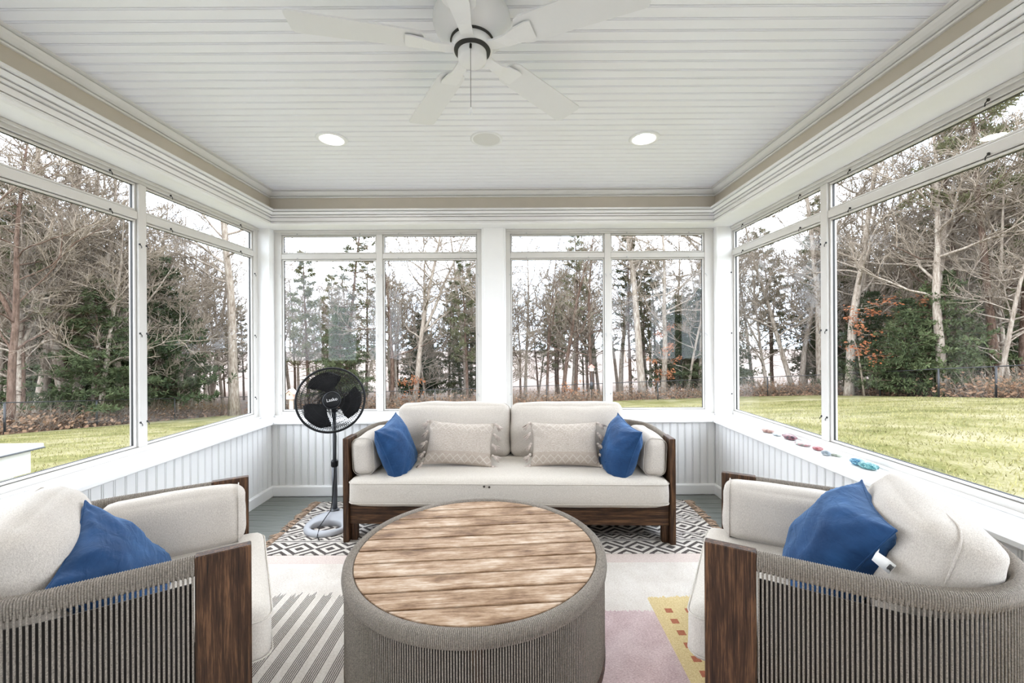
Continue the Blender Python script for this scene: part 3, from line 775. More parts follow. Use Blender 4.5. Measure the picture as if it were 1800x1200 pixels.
for k in range(6):
    a = PI/6+k*PI/3; MB().box(-.012, .012, -.02, .02, .04, TZ-.045).xf(lambda x, y, z: ((RO-.055+x)*math.cos(a)-y*math.sin(a), (RO-.055+x)*math.sin(a)+y*math.cos(a), z)).build('upright', 'dark_z', tb)

# ------------------------------------------------------------------ pedestal fan
pf = tag(empty('pedestal_fan', (-1.345, 3.03, RT)), 'black pedestal fan on a grey oval base beside the sofa', 'fan')
def oval(a, b, cy_, n=48, k=0): return [(a*math.cos(2*PI*i/n), cy_+b*math.sin(2*PI*i/n)*(1 if math.sin(2*PI*i/n) < 0 else 1.0)) for i in range(n)]
def ringbase():
    mb = MB(); n = 56; rows = []
    for i in range(n):
        a = 2*PI*i/n; c, s = math.cos(a), math.sin(a)
        ox, oy = .178*c, .20*s
        hx, hy = .108*c, -.085+.062*s
        h = .020+.024*max(0, s)
        rows.append([(ox, oy, .0), (ox*1.0, oy*1.0, .014), (ox*.955, oy*.955, .014+h*.55), ((ox+hx)/2, (oy+hy)/2, .014+h), (hx*1.08, -.085+(hy+.085)*1.08, .014+h*.8), (hx, hy, .014+h*.55), (hx, hy, 0)])
    k = len(rows[0]); vs = [p for r in rows for p in r]; fs = []
    for i in range(n):
        j = (i+1) % n
        for q in range(k): fs.append((i*k+q, j*k+q, j*k+(q+1) % k, i*k+(q+1) % k))
    return mb.add(vs, fs, True)
fixn(ringbase().build('base', 'greyplastic', pf))
px, py = -.034, .135
MB().lathe([(.034, .05), (.034, .062), (.026, .072), (.0, .072)], 24, M4=Matrix.Translation((px, py, -.005))).build('pole_socket', 'greymetal', pf)
MB().tube([(px, py, .03), (px, py, .41)], .0195, 20).build('lower_pole', 'greymetal', pf)
MB().lathe([(.0, .385), (.022, .385), (.026, .392), (.026, .425), (.019, .437), (0, .437)], 20, M4=Matrix.Translation((px, py, 0))).build('height_collar', 'black', pf)
MB().tube([(px, py, .43), (px, py, .86)], .0135, 16).build('upper_pole', 'greymetal', pf)
yaw, til = math.radians(27), math.radians(7)
nrm = Vector((math.sin(yaw)*math.cos(til), -math.cos(yaw)*math.cos(til), math.sin(til)))
side = Vector((math.cos(yaw), math.sin(yaw), 0)); upv = nrm.cross(side)
Hc = Vector((px+.020, py-.095, .905))
HM = Matrix(((side.x, upv.x, nrm.x, Hc.x), (side.y, upv.y, nrm.y, Hc.y), (side.z, upv.z, nrm.z, Hc.z), (0, 0, 0, 1)))
def hb(mb, nm, mat, par=pf): mb.xf(lambda x, y, z: tuple(HM @ Vector((x, y, z)))); return mb.build(nm, mat, par)
GR = .236
hb(MB().lathe([(GR-.010, .012), (GR, .016), (GR+.006, .008), (GR+.007, -.012), (GR+.002, -.022), (GR-.009, -.018), (GR-.010, .012)], 72), 'guard_rim', 'black')
def dome(r, s): t = r/GR; return s*(.058*(1-t**2.6))
mf = MB()
for k in range(110):
    a = 2*PI*k/110; tw = .30
    mf.tube([(r*math.cos(a+tw*(r/GR)), r*math.sin(a+tw*(r/GR)), dome(r, 1)+.004) for r in (.058, .12, .18, .215, GR-.006)], .0018, 3, caps=False)
for r in (.085, .13, .175, .205): mf.tube([(r*math.cos(2*PI*k/60), r*math.sin(2*PI*k/60), dome(r, 1)+.003) for k in range(60)], .0017, 4, closed=True)
stuff(hb(mf, 'front_grille', 'black'))
mr = MB()
for k in range(90):
    a = 2*PI*k/90; mr.tube([(r*math.cos(a-.25*r/GR), r*math.sin(a-.25*r/GR), dome(r, -1.25)-.014) for r in (.05, .12, .18, GR-.006)], .0017, 3, caps=False)
for r in (.09, .15, .20): mr.tube([(r*math.cos(2*PI*k/48), r*math.sin(2*PI*k/48), dome(r, -1.25)-.014) for k in range(48)], .0017, 4, closed=True)
stuff(hb(mr, 'rear_grille', 'black'))
hub = hb(MB().lathe([(0, .074), (.045, .072), (.056, .066), (.060, .058), (.060, .050), (.0, .048)], 40), 'hub_badge', 'black')
hb(MB().lathe([(.0585, .068), (.0615, .062), (.0625, .052), (.059, .05)], 40), 'hub_ring', 'greymetal')
for k in range(3):
    mb = MB(); a0 = math.radians(98+120*k); N, K_ = 9, 7; vs = []; fs = []
    for i in range(N):
        t = i/(N-1); r = .045+.165*t
        wd = .36+.72*math.sin(PI*min(1, t*1.0)*.62)**1.0; wd *= 1.0 if t < .85 else 1-.5*((t-.85)/.15)**2
        for j in range(K_):
            s = j/(K_-1)-.5; an = a0+s*wd*1.32+.22*t
            vs.append((r*math.cos(an), r*math.sin(an), -.004+s*.052*(1-.35*t)+.006*math.cos(s*PI)))
    for i in range(N-1):
        for j in range(K_-1): fs.append((i*K_+j, (i+1)*K_+j, (i+1)*K_+j+1, i*K_+j+1))
    b = hb(mb.add(vs, fs, True), 'fan_blade', 'black'); b.modifiers.new('thickness', 'SOLIDIFY').thickness = .002
hb(MB().lathe([(0, .03), (.038, .028), (.042, .01), (.042, -.02), (0, -.02)], 28), 'blade_hub', 'black')
hb(MB().lathe([(0, -.06), (.055, -.062), (.064, -.075), (.062, -.13), (.05, -.155), (.0, -.165)], 28), 'motor_housing', 'black')
MB().tube([tuple(HM @ Vector((0, -.03, -.10))), (px, py, .83), (px, py, .80)], [.022, .02, .02], 12).build('neck', 'black', pf)
MB().tube([(px-.015, py-.012, .80), (px+.022, py-.02, .62), (px+.018, py-.02, .46), (px+.006, py-.026, .30), (px-.006, py-.035, .12), (px-.005, py-.06, .075), (px+.004, py-.16, .066), (px+.012, py-.27, .052), (px+.03, py-.345, .012), (px+.06, py-.38, .006)], .0032, 6).build('power_cord', 'black', pf)
def text_mesh(body, size):
    cu = bpy.data.curves.new('lettering', 'FONT'); cu.body = body; cu.size = size; cu.align_x = 'CENTER'; cu.align_y = 'CENTER'; cu.extrude = .0006
    o = bpy.data.objects.new('lettering', cu); COL.objects.link(o); bpy.context.view_layer.update()
    me = bpy.data.meshes.new_from_object(o.evaluated_get(bpy.context.evaluated_depsgraph_get())); bpy.data.objects.remove(o); return me
me = text_mesh('Lasko', .032); me.materials.clear(); me.materials.append(M['logo'])
lt = link('badge_lettering', me, hub); lt.matrix_local = HM @ Matrix.Translation((0, .002, .0742)) @ Matrix.Rotation(math.radians(8), 4, 'Z')

# ------------------------------------------------------------------ ceiling fan
FX, FY = -.161, 1.629; ZB = CH+1.15
cf = tag(empty('ceiling_fan', (FX, FY, ZC)), 'white five-blade ceiling fan with a pull chain', 'ceiling fan')
def zz(z): return z-ZC
MB().lathe([(.0, 0), (.12, 0), (.135, zz(2.645)), (.150, zz(2.61)), (.152, zz(2.585)), (.140, zz(2.555)), (.112, zz(2.53)), (.088, zz(2.522)), (0, zz(2.520))], 56).build('motor_housing', 'fanwhite', cf)
MB().lathe([(.084, zz(2.524)), (.086, zz(2.517)), (.070, zz(2.512))], 48).build('shadow_gap_ring', 'gasket', cf)
MB().lathe([(.076, zz(2.517)), (.080, zz(2.513)), (.080, zz(2.487)), (.074, zz(2.484)), (0, zz(2.484))], 48).build('flywheel', 'fanwhite', cf)
MB().lathe([(.050, zz(2.486)), (.072, zz(2.486)), (.070, zz(2.478)), (.05, zz(2.476))], 48).build('vent_ring', 'gasket', cf)
MB().lathe([(.0555, zz(2.482)), (.0565, zz(2.452)), (.053, zz(2.441)), (.040, zz(2.436)), (0, zz(2.434))], 48).build('switch_cup', 'fanwhite', cf)
PT = -.15
def blade_outline():
    pts = []; L0, L1 = .185, .665; w0, w1 = .060, .069
    def arc(cx_, cy_, r, a0, a1, n=6): return [(cx_+r*math.cos(math.radians(a0+(a1-a0)*i/n)), cy_+r*math.sin(math.radians(a0+(a1-a0)*i/n))) for i in range(n+1)]
    pts += arc(L0+.04, -w0+.04, .04, 180, 270); pts += arc(L1-.022, -w1+.022, .022, 270, 360); pts += arc(L1-.022, w1-.022, .022, 0, 90); pts += arc(L0+.04, w0-.04, .04, 90, 180)
    return pts
bl = MB().prism(blade_outline(), -.003, .003); bl.xf(lambda x, y, z: (x, y*math.cos(PT)-z*math.sin(PT), y*math.sin(PT)+z*math.cos(PT)))
ir = MB(); vs = []; fs = []
for (x, wy, z, th) in ((.066, .022, -.008, .008), (.10, .024, -.014, .007), (.145, .026, -.016, .006), (.19, .034, -.010, .006), (.235, .040, -.008, .005), (.255, .036, -.008, .004)):
    tl = PT*min(1, max(0, (x-.09)/.09))
    for (a, b) in ((-wy, -th), (wy, -th), (wy, 0), (-wy, 0)): vs.append((x, a*math.cos(tl), z+b+a*math.sin(tl)))
for i in range(5):
    for q in range(4): fs.append((i*4+q, i*4+(q+1) % 4, i*4+4+(q+1) % 4, i*4+4+q))
fs += [(3, 2, 1, 0), (20, 21, 22, 23)]
ir.add(vs, fs); bm_ = im_ = None
for k in range(5):
    a = math.radians(48+72*k)
    if bm_ is None:
        b = fixn(bl.build('blade', 'fanblade', cf)); bm_ = b.data; i_ = fixn(ir.build('blade_iron', 'fanwhite', b)); im_ = i_.data
    else: b = link('blade', bm_, cf); i_ = link('blade_iron', im_, b)
    b.location = (0, 0, zz(ZB)); b.rotation_euler = (0, 0, a)
cp = (.0, -.058)
MB().tube([(cp[0], cp[1]+.006, zz(2.470)), (cp[0], cp[1]-.006, zz(2.465)), (cp[0], cp[1]-.008, zz(2.45))], .0045, 8).build('chain_socket', 'black', cf)
mb = MB(); z = zz(2.45)
mb.tube([(cp[0], cp[1]-.008, z), (cp[0], cp[1]-.008, zz(2.225))], .0009, 5)
for k in range(50): mb.lathe([(0, .0017), (.0017, 0), (0, -.0017)], 6, M4=Matrix.Translation((cp[0], cp[1]-.008, z-k*.0045)))
stuff(mb.build('pull_chain', 'greymetal', cf))
MB().lathe([(0, .020), (.003, .017), (.0065, 0), (.006, -.008), (.0, -.013)], 14, M4=Matrix.Translation((cp[0], cp[1]-.008, zz(2.207)))).build('pull_bob', 'fanwhite', cf)

# ------------------------------------------------------------------ painted stones and shells on the right sill
def stone(px_, py_, w_, d_, h_, cols, label, seed, rz=0, name='painted_stone', sc=60):
    w_ *= 1.35; d_ *= 1.3; h_ *= 1.5; p = at_height(px_, py_, ZS); mb = MB(); n, m = 14, 8; vs = []; fs = []
    for i in range(m+1):
        th = PI*i/m
        for j in range(n):
            a = 2*PI*j/n; q = Vector((math.sin(th)*math.cos(a), math.sin(th)*math.sin(a), math.cos(th)))
            k = 1+.16*noise.noise(q*1.5+Vector((seed, 0, 0))); vs.append((q.x*w_/2*k, q.y*d_/2*k, q.z*h_/2*k))
    for i in range(m):
        for j in range(n): fs.append((i*n+j, i*n+(j+1) % n, (i+1)*n+(j+1) % n, (i+1)*n+j))
    mb.add(vs, fs, True); zmin = min(v[2] for v in vs)
    o = mb.build(name, pebble(name+'_paint', *cols, sc=sc)); o.location = (p.x, p.y, ZS-zmin-.0005); o.rotation_euler = (0, 0, rz); tag(o, label, 'stone', 'painted stones on the right sill'); return o
pink = ((.26, .15, .12), (.42, .29, .24), (.16, .08, .07)); grey = ((.22, .24, .25), (.38, .40, .40), (.14, .16, .17)); red = ((.22, .045, .05), (.40, .16, .16), (.13, .03, .045))
stone(1350, 760, .052, .075, .020, pink, 'pinkish speckled stone nearest the back corner of the right sill', 1, .2)
stone(1366, 766, .030, .05, .010, grey, 'small pale flat stone beside the pinkish speckled one', 2, .4)
stone(1388, 772, .055, .085, .024, ((.13, .035, .05), (.30, .15, .16), (.05, .03, .04)), 'dark red and pink painted stone on the right sill', 3, .1)
stone(1411, 783, .048, .085, .014, ((.32, .16, .17), (.42, .40, .36), (.18, .18, .16)), 'long pale pink and cream painted stone on the right sill', 4, .3)
stone(1432, 779, .03, .07, .012, ((.06, .08, .10), (.30, .36, .40), (.12, .15, .18)), 'thin dark slate painted stone against the window track', 5, .25)
stone(1437, 791, .040, .05, .016, red, 'small bright red painted stone on the right sill', 6, .2)
stone(1452, 800.5, .030, .042, .020, ((.14, .17, .19), (.24, .27, .29), (.34, .36, .37)), 'small grey blue pebble on the right sill', 7, .5)
stone(1469, 802, .022, .05, .010, ((.18, .20, .16), (.40, .42, .35), (.24, .26, .22)), 'narrow dark green grey pebble on the right sill', 8, .5)
stone(1507, 817, .050, .055, .026, ((.012, .08, .16), (.04, .18, .28), (.16, .34, .42)), 'deep blue painted stone on the right sill', 9, .2, sc=140)
stone(1526, 824, .050, .075, .026, ((.015, .12, .14), (.07, .24, .25), (.20, .40, .40)), 'turquoise painted stone nearest the camera on the right sill', 10, .35, sc=140)
# ------------------------------------------------------------------ outdoors: terrain
def plane_z(x, y): return .365+.0316*x-.121*y
def ground(x, y):
    p = plane_z(x, y); a, k = -.38, .25; h = max(k-abs(p-a), 0)/k; z = min(p, a)-h*h*k*.25
    zf = -4.4; h = max(.6-abs(z-zf), 0)/.6; return max(z, zf)+h*h*.6*.25
def grid(xs, ys, fz):
    vs = [(x, y, fz(x, y)) for y in ys for x in xs]; n = len(xs); fs = []
    for j in range(len(ys)-1):
        for i in range(n-1): fs.append((j*n+i, j*n+i+1, (j+1)*n+i+1, (j+1)*n+i))
    return MB().add(vs, fs, True)
FXL, FXR, FYB = -19.5, 18.6, 29.0
lin = lambda a, b, n: [a+(b-a)*i/n for i in range(n+1)]
lw = grid(lin(FXL, FXR, 60), lin(-6, FYB, 60), ground).build('lawn', 'lawn'); struct(lw, 'yellow green winter lawn sloping down to the fence', 'lawn')
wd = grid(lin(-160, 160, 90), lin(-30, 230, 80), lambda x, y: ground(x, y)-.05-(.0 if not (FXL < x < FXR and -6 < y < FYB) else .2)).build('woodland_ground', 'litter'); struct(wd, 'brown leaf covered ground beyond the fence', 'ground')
# grass blades near the windows
rnd = random.Random(9); mb = MB(); vs = []; fs = []
def blade(x, y, h):
    z = ground(x, y); a = rnd.uniform(0, 2*PI); wx, wy = .008*math.cos(a), .008*math.sin(a); lx, ly = rnd.uniform(-.04, .04), rnd.uniform(-.04, .04); o = len(vs)
    vs.extend([(x-wx, y-wy, z), (x+wx, y+wy, z), (x+lx, y+ly, z+h)]); fs.append((o, o+1, o+2))
for k in range(90000):
    x = (2.6+rnd.random()**1.7*15.5)*(1 if k % 3 else -1); y = -3+rnd.random()**1.1*22
    if FXL < x < FXR: blade(x, y, rnd.uniform(.03, .075))
bo = stuff(MB().add(vs, fs).build('lawn_grass', 'blade')); tag(bo, 'short dry grass blades growing over the lawn', 'grass')
# ------------------------------------------------------------------ fences
def fence(pts, label):
    a0 = Vector((pts[0][0], pts[0][1], ground(*pts[0]))); r = tag(empty('chain_link_fence', a0), label, 'fence', 'black chain link fence runs')
    L = lambda x, y, z: (x-a0.x, y-a0.y, z-a0.z); Hh = 1.22
    for x, y in pts:
        z = ground(x, y); MB().tube([L(x, y, z-.2), L(x, y, z+Hh)], .036, 8).build('post', 'blackmetal', r)
    top = [L(x, y, ground(x, y)+Hh) for x, y in pts]; MB().tube(top, .024, 6).build('top_rail', 'blackmetal', r)
    mb = MB()
    for (xa, ya), (xb, yb) in zip(pts, pts[1:]):
        d = math.hypot(xb-xa, yb-ya); n = int(d/.11)
        for k in range(n):
            for s in (-1, 1):
                t0 = k/n; t1 = t0+s*Hh/d
                if t1 < 0 or t1 > 1: continue
                x0, y0, x1, y1 = xa+(xb-xa)*t0, ya+(yb-ya)*t0, xa+(xb-xa)*t1, ya+(yb-ya)*t1
                mb.tube([L(x0, y0, ground(x0, y0)+.02), L(x1, y1, ground(x1, y1)+Hh)], .0025, 3, caps=False)
    stuff(mb.build('chain_link', 'blackmetal', r))
def post_at(x, Y): return (xd(x, Y, 700), Y)
fence([(FXL, 9.0), (FXL, 12.6), post_at(8, 15.9), post_at(170, 19.5), post_at(307, 23.7), (FXL+.1, 28.8)], 'black chain link fence run beyond the left windows')
fence([(FXL+.1, 28.9), (-15.5, 29.2), (-11, 29.6), post_at(764.6, 30), post_at(858, 29.9), post_at(961, 29.7), post_at(1060, 28.4), post_at(1156.5, 27.2), (13.2, 27.1)], 'black chain link fence run beyond the back windows')
fence([(13.3, 27.05), post_at(1349.4, 26.6), post_at(1446, 24.8), post_at(1547, 21.2), post_at(1650, 18.0), post_at(1751, 16.6), (19.6, 12.6), (19.6, 9)], 'black chain link fence run beyond the right windows')
# ------------------------------------------------------------------ outdoor table
ot = tag(empty('patio_table', (-4.42, 2.5, -.385)), 'white outdoor table with a grey capped top outside the left window', 'table')
MB().box(-.45, .45, -1.0, 1.0, .855, .885, .004).build('table_top', plain('grey_white_top', (.62, .62, .62), .5), ot)
MB().box(-.45+.005, .455, -1.005, 1.005, .845, .857, .002).build('top_edge', 'greymetal', ot)
MB().box(-.42, .42, -.93, .93, .66, .846, .004).build('apron', 'white', ot)
for sx in (-1, 1):
    for sy in (-1, 1): MB().box(sx*.33-.07, sx*.33+.07, sy*.76-.07, sy*.76+.07, 0, .66, .004).build('leg', 'white', ot)
# ------------------------------------------------------------------ birdhouse and feeder
def on_ground(x, Y): X = xd(x, Y, 700); return X, Y, ground(X, Y)
b = on_ground(512, 15); bh = tag(empty('birdhouse', b), 'pinkish gabled birdhouse on a post left of the pedestal fan', 'birdhouse')
zt = at_depth(512, 701, 15).z-b[2]
MB().box(-.05, .05, -.05, .05, -.1, zt).build('post', plain('pale_post', (.55, .42, .36), .8), bh)
pm_ = plain('pink_birdhouse_wood', (.55, .33, .27), .8)
fixn(MB().add([(-.12, -.12, zt), (.12, -.12, zt), (.12, -.12, zt+.2), (0, -.12, zt+.32), (-.12, -.12, zt+.2), (-.12, .12, zt), (.12, .12, zt), (.12, .12, zt+.2), (0, .12, zt+.32), (-.12, .12, zt+.2)], [(0, 1, 2, 3, 4), (9, 8, 7, 6, 5), (0, 5, 6, 1), (1, 6, 7, 2), (4, 9, 5, 0), (2, 7, 8, 3), (3, 8, 9, 4)]).build('box', pm_, bh))
for s in (-1, 1): fixn(MB().add([(0, -.16, zt+.34), (s*.17, -.16, zt+.18), (s*.17, .16, zt+.18), (0, .16, zt+.34), (0, -.16, zt+.365), (s*.18, -.16, zt+.2), (s*.18, .16, zt+.2), (0, .16, zt+.365)], [(0, 1, 2, 3), (4, 5, 6, 7), (0, 1, 5, 4), (1, 2, 6, 5), (2, 3, 7, 6), (3, 0, 4, 7)]).build('roof_panel', plain('pale_roof', (.62, .58, .54), .7), bh))
MB().lathe([(0, .0), (.025, 0)], 12, M4=Matrix.Translation((0, -.122, zt+.17)) @ Matrix.Rotation(PI/2, 4, 'X')).build('entry_hole', 'gasket', bh)
b = on_ground(1040, 24); bf = tag(empty('bird_feeder', b), 'bird feeder with a red roof on a thin black pole', 'bird feeder'); zt = at_depth(1040, 652, 24).z-b[2]
MB().tube([(0, 0, -.1), (0, 0, zt)], .018, 8).build('pole', 'blackmetal', bf)
MB().lathe([(.0, zt-.62), (.10, zt-.64), (.11, zt-1.05), (0, zt-1.05)], 16).build('squirrel_baffle', 'blackmetal', bf)
MB().box(-.11, .11, -.11, .11, zt, zt+.24, .01).build('seed_box', plain('feeder_cedar', (.5, .42, .38), .7), bf)
MB().lathe([(0, zt+.40), (.21, zt+.22), (.19, zt+.22), (0, zt+.38)], 4, smooth=False).build('roof', plain('feeder_red_roof', (.50, .16, .12), .6), bf)
# ------------------------------------------------------------------ trees
def wander(p, d, L, n, rnd, curl, lift=0.0):
    pts = [Vector(p)]; d = Vector(d).normalized()
    for i in range(n):
        d = (d+Vector((rnd.uniform(-1, 1), rnd.uniform(-1, 1), rnd.uniform(-1, 1)))*curl+Vector((0, 0, lift))).normalized(); pts.append(pts[-1]+d*(L/n))
    return pts
def bare_tree(seed, H=14, r0=.17, lean=.05, first=.3, nb=23, curl=.11, fork=False):
    rnd = random.Random(seed); tk = MB(); tw = MB()
    trunks = [wander((0, 0, -.3), (rnd.uniform(-lean, lean), rnd.uniform(-lean, lean), 1), H, 12, rnd, .05, .02)]
    if fork:
        b = trunks[0][4]; trunks.append(wander(b, (rnd.choice((-1, 1))*.45, rnd.uniform(-.2, .2), 1), H*.62, 9, rnd, .07, .05))
    for ti, T in enumerate(trunks):
        n = len(T); R0 = r0*(1 if ti == 0 else .62); rad = [R0*(1-.86*(i/(n-1))**1.1)*(1.25 if i == 0 and ti == 0 else 1) for i in range(n)]
        tk.tube(T, rad, 8)
        for k in range(nb if ti == 0 else nb*2//3):
            t = first+(1-first)*(k+rnd.random())/(nb if ti == 0 else nb*2//3); t = min(t, .99); i = int(t*(n-1)); f = t*(n-1)-i; p = T[i].lerp(T[i+1], f)
            a = rnd.uniform(0, 2*PI); up = rnd.uniform(.15, 1.0); d = Vector((math.cos(a), math.sin(a), up)); L = H*(.42-.26*t)*rnd.uniform(.6, 1.2); rb = rad[i]*rnd.uniform(.3, .5)
            B = wander(p, d, L, 7, rnd, .2+curl, .05); tk.tube(B, [rb*(1-.8*q/7)+.004 for q in range(8)], 5, caps=False)
            for m in range(7):
                u = .2+.8*(m+rnd.random())/7; j = min(6, int(u*7)); q = B[j].lerp(B[j+1], u*7-j if u*7-j < 1 else 1); dd = (B[j+1]-B[j]).normalized()+Vector((rnd.uniform(-1, 1), rnd.uniform(-1, 1), rnd.uniform(-.4, .9)))*.9
                C = wander(q, dd, L*.42*rnd.uniform(.6, 1.1), 5, rnd, .26, .04); tw.tube(C, [rb*.30*(1-.75*s/5)+.007 for s in range(6)], 4, caps=False)
                for e in range(8):
                    jj = rnd.randrange(1, 5); ed = (C[jj+1]-C[jj]).normalized()+Vector((rnd.uniform(-1, 1), rnd.uniform(-1, 1), rnd.uniform(-.4, .9)))
                    E = wander(C[jj], ed, L*.2*rnd.uniform(.5, 1.2), 3, rnd, .3); tw.tube(E, [.012, .010, .008, .006], 3, caps=False)
    return tk, tw
def tuft(vs, fs, c, d, size, rnd, n=9, w_=.02):
    for k in range(n):
        e = (d*.6+Vector((rnd.gauss(0, 1), rnd.gauss(0, 1), rnd.gauss(0, 1)+.25))).normalized()*size*rnd.uniform(.6, 1.1)
        s = e.orthogonal().normalized()*w_*size*6*rnd.uniform(.5, 1.2); o = len(vs); m = c+e*.55
        vs.extend([tuple(c), tuple(m+s), tuple(c+e), tuple(m-s)]); fs.append((o, o+1, o+2, o+3))
def pine_tree(seed, H=16, r0=.2, bare=.42, nb=46, spread=.22, tsize=.30):
    rnd = random.Random(seed); tk = MB(); vs, fs = [], []; T = wander((0, 0, -.3), (rnd.uniform(-.06, .06), rnd.uniform(-.06, .06), 1), H, 12, rnd, .035, .02); n = 13
    rad = [r0*(1-.85*(i/12)) for i in range(n)]; tk.tube(T, rad, 8)
    for k in range(nb):
        t = bare+(1-bare)*(k+rnd.random())/nb; t = min(t, .985); i = int(t*12); p = T[i].lerp(T[i+1], t*12-i); a = k*2.4+rnd.uniform(-.4, .4)
        L = H*spread*(1.05-t*.85)*rnd.uniform(.6, 1.15); B = wander(p, (math.cos(a), math.sin(a), rnd.uniform(-.05, .4)), L, 5, rnd, .14, .05)
        tk.tube(B, [rad[i]*.28*(1-.8*q/5)+.006 for q in range(6)], 4, caps=False)
        for m in range(13):
            u = .35+.65*rnd.random(); j = min(4, int(u*5)); q = B[j].lerp(B[j+1], u*5-j)+Vector((rnd.gauss(0, .16), rnd.gauss(0, .16), rnd.gauss(0, .09)))*L*.5
            tuft(vs, fs, q, Vector((math.cos(a), math.sin(a), .3)), tsize*rnd.uniform(.7, 1.2), rnd, 9)
    return tk, MB().add(vs, fs)
def dead_stubs(tk, seed, H, r): 
    rnd = random.Random(seed)
    for k in range(18):
        z = H*rnd.uniform(.1, .5); a = rnd.uniform(0, 2*PI); tk.tube(wander((0, 0, z), (math.cos(a), math.sin(a), rnd.uniform(-.2, .3)), rnd.uniform(.5, 2.2), 4, rnd, .25), [.03, .022, .016, .01, .005], 4, caps=False)
def spruce(seed, H=5, w_=.30, nb=120, tsize=.26, low=.06, tiers=13):
    rnd = random.Random(seed); tk = MB(); vs, fs = [], []; tk.tube([(0, 0, -.2), (.05, 0, H*.5), (0, .03, H)], [H*.016, H*.01, .01], 7)
    for k in range(nb):
        t = (int((low+(1-low)*k/nb)*tiers)+rnd.gauss(.3, .13))/tiers; t = max(low, min(.99, t)); a = k*2.4+rnd.uniform(-.5, .5)
        L = H*w_*(1-t)**.7*rnd.choice((.45, .75, .95, 1.1, 1.25))+.08; p = Vector((0, 0, H*t)); d = Vector((math.cos(a), math.sin(a), rnd.uniform(-.05, .3)))
        tk.tube([tuple(p), tuple(p+d*L)], [.018, .006], 4, caps=False); m = max(3, int(L/.17))
        for q in range(m*2):
            u = rnd.uniform(.25, 1.05); c = p+d*L*u+Vector((rnd.gauss(0, .16), rnd.gauss(0, .16), rnd.gauss(0, .035)))*L*.8; tuft(vs, fs, c, d+Vector((0, 0, .3)), tsize*rnd.uniform(.6, 1.15), rnd, 8, .020)
    return tk, MB().add(vs, fs)
KIND = {}
def keep(key, a, am, b, bm, nm):
    ao = a.build('trunk', am); bo_ = b.build(nm, bm); KIND[key] = (ao.data, bo_.data, nm); bpy.data.objects.remove(ao); bpy.data.objects.remove(bo_)
for q, kw in enumerate((dict(H=15, r0=.21, first=.34), dict(H=13, r0=.15, lean=.16, first=.25, curl=.17), dict(H=16, r0=.24, first=.4, nb=24), dict(H=10, r0=.10, lean=.14, first=.15, curl=.2), dict(H=14, r0=.18, fork=True, first=.3), dict(H=11, r0=.12, lean=.22, first=.2, curl=.15, fork=True))):
    a, t = bare_tree(20+q, **kw); keep('bare%d' % q, a, 'bark_pale', t, 'twig', 'twigs')
a, t = bare_tree(40, H=15, r0=.19, first=.28, curl=.14); keep('dark0', a, 'bark_brown', t, 'twig', 'twigs')
a, t = bare_tree(41, H=12, r0=.12, first=.22, curl=.16, fork=True); keep('dark1', a, 'bark_brown', t, 'twig', 'twigs')
for q, kw in enumerate((dict(H=16, r0=.17), dict(H=13, r0=.15, bare=.3, spread=.24), dict(H=18, r0=.20, bare=.5, nb=50, tsize=.36))):
    a, t = pine_tree(60+q, **kw); dead_stubs(a, 70+q, kw['H'], kw['r0']); keep('pine%d' % q, a, 'bark_brown', t, 'pine', 'needles')
for q, kw in enumerate((dict(H=6, w_=.34, nb=130), dict(H=9, w_=.30, nb=150, tsize=.32, low=.1, tiers=15), dict(H=3.7, w_=.44, nb=150, tsize=.19, low=.03, tiers=30))):
    a, t = spruce(80+q, **kw); keep('green%d' % q, a, 'bark_brown', t, 'green', 'needles')
NMS = {'bare': 'bare_tree', 'dark': 'bare_tree', 'pine': 'pine_tree', 'gree': 'evergreen_tree'}
def tree(kind, X, Y, sc, label, group, rz=None, lean=(0, 0), dz=0):
    r = tag(empty(NMS[kind[:4]], (X, Y, ground(X, Y)+dz)), label, 'tree', group); r.scale = (sc, sc, sc)
    h = math.sin(X*12.9+Y*78.2)*43758.5; r.rotation_euler = (lean[0], lean[1], rz if rz is not None else (h-math.floor(h))*6.28)
    a, b, nm = KIND[kind]; link('trunk', a, r); link(nm, b, r); return r
def tpx(x, Y): return xd(x, Y, 700), Y
GL, GB, GR_ = 'trees beyond the left fence', 'trees beyond the back fence', 'trees beyond the right fence'
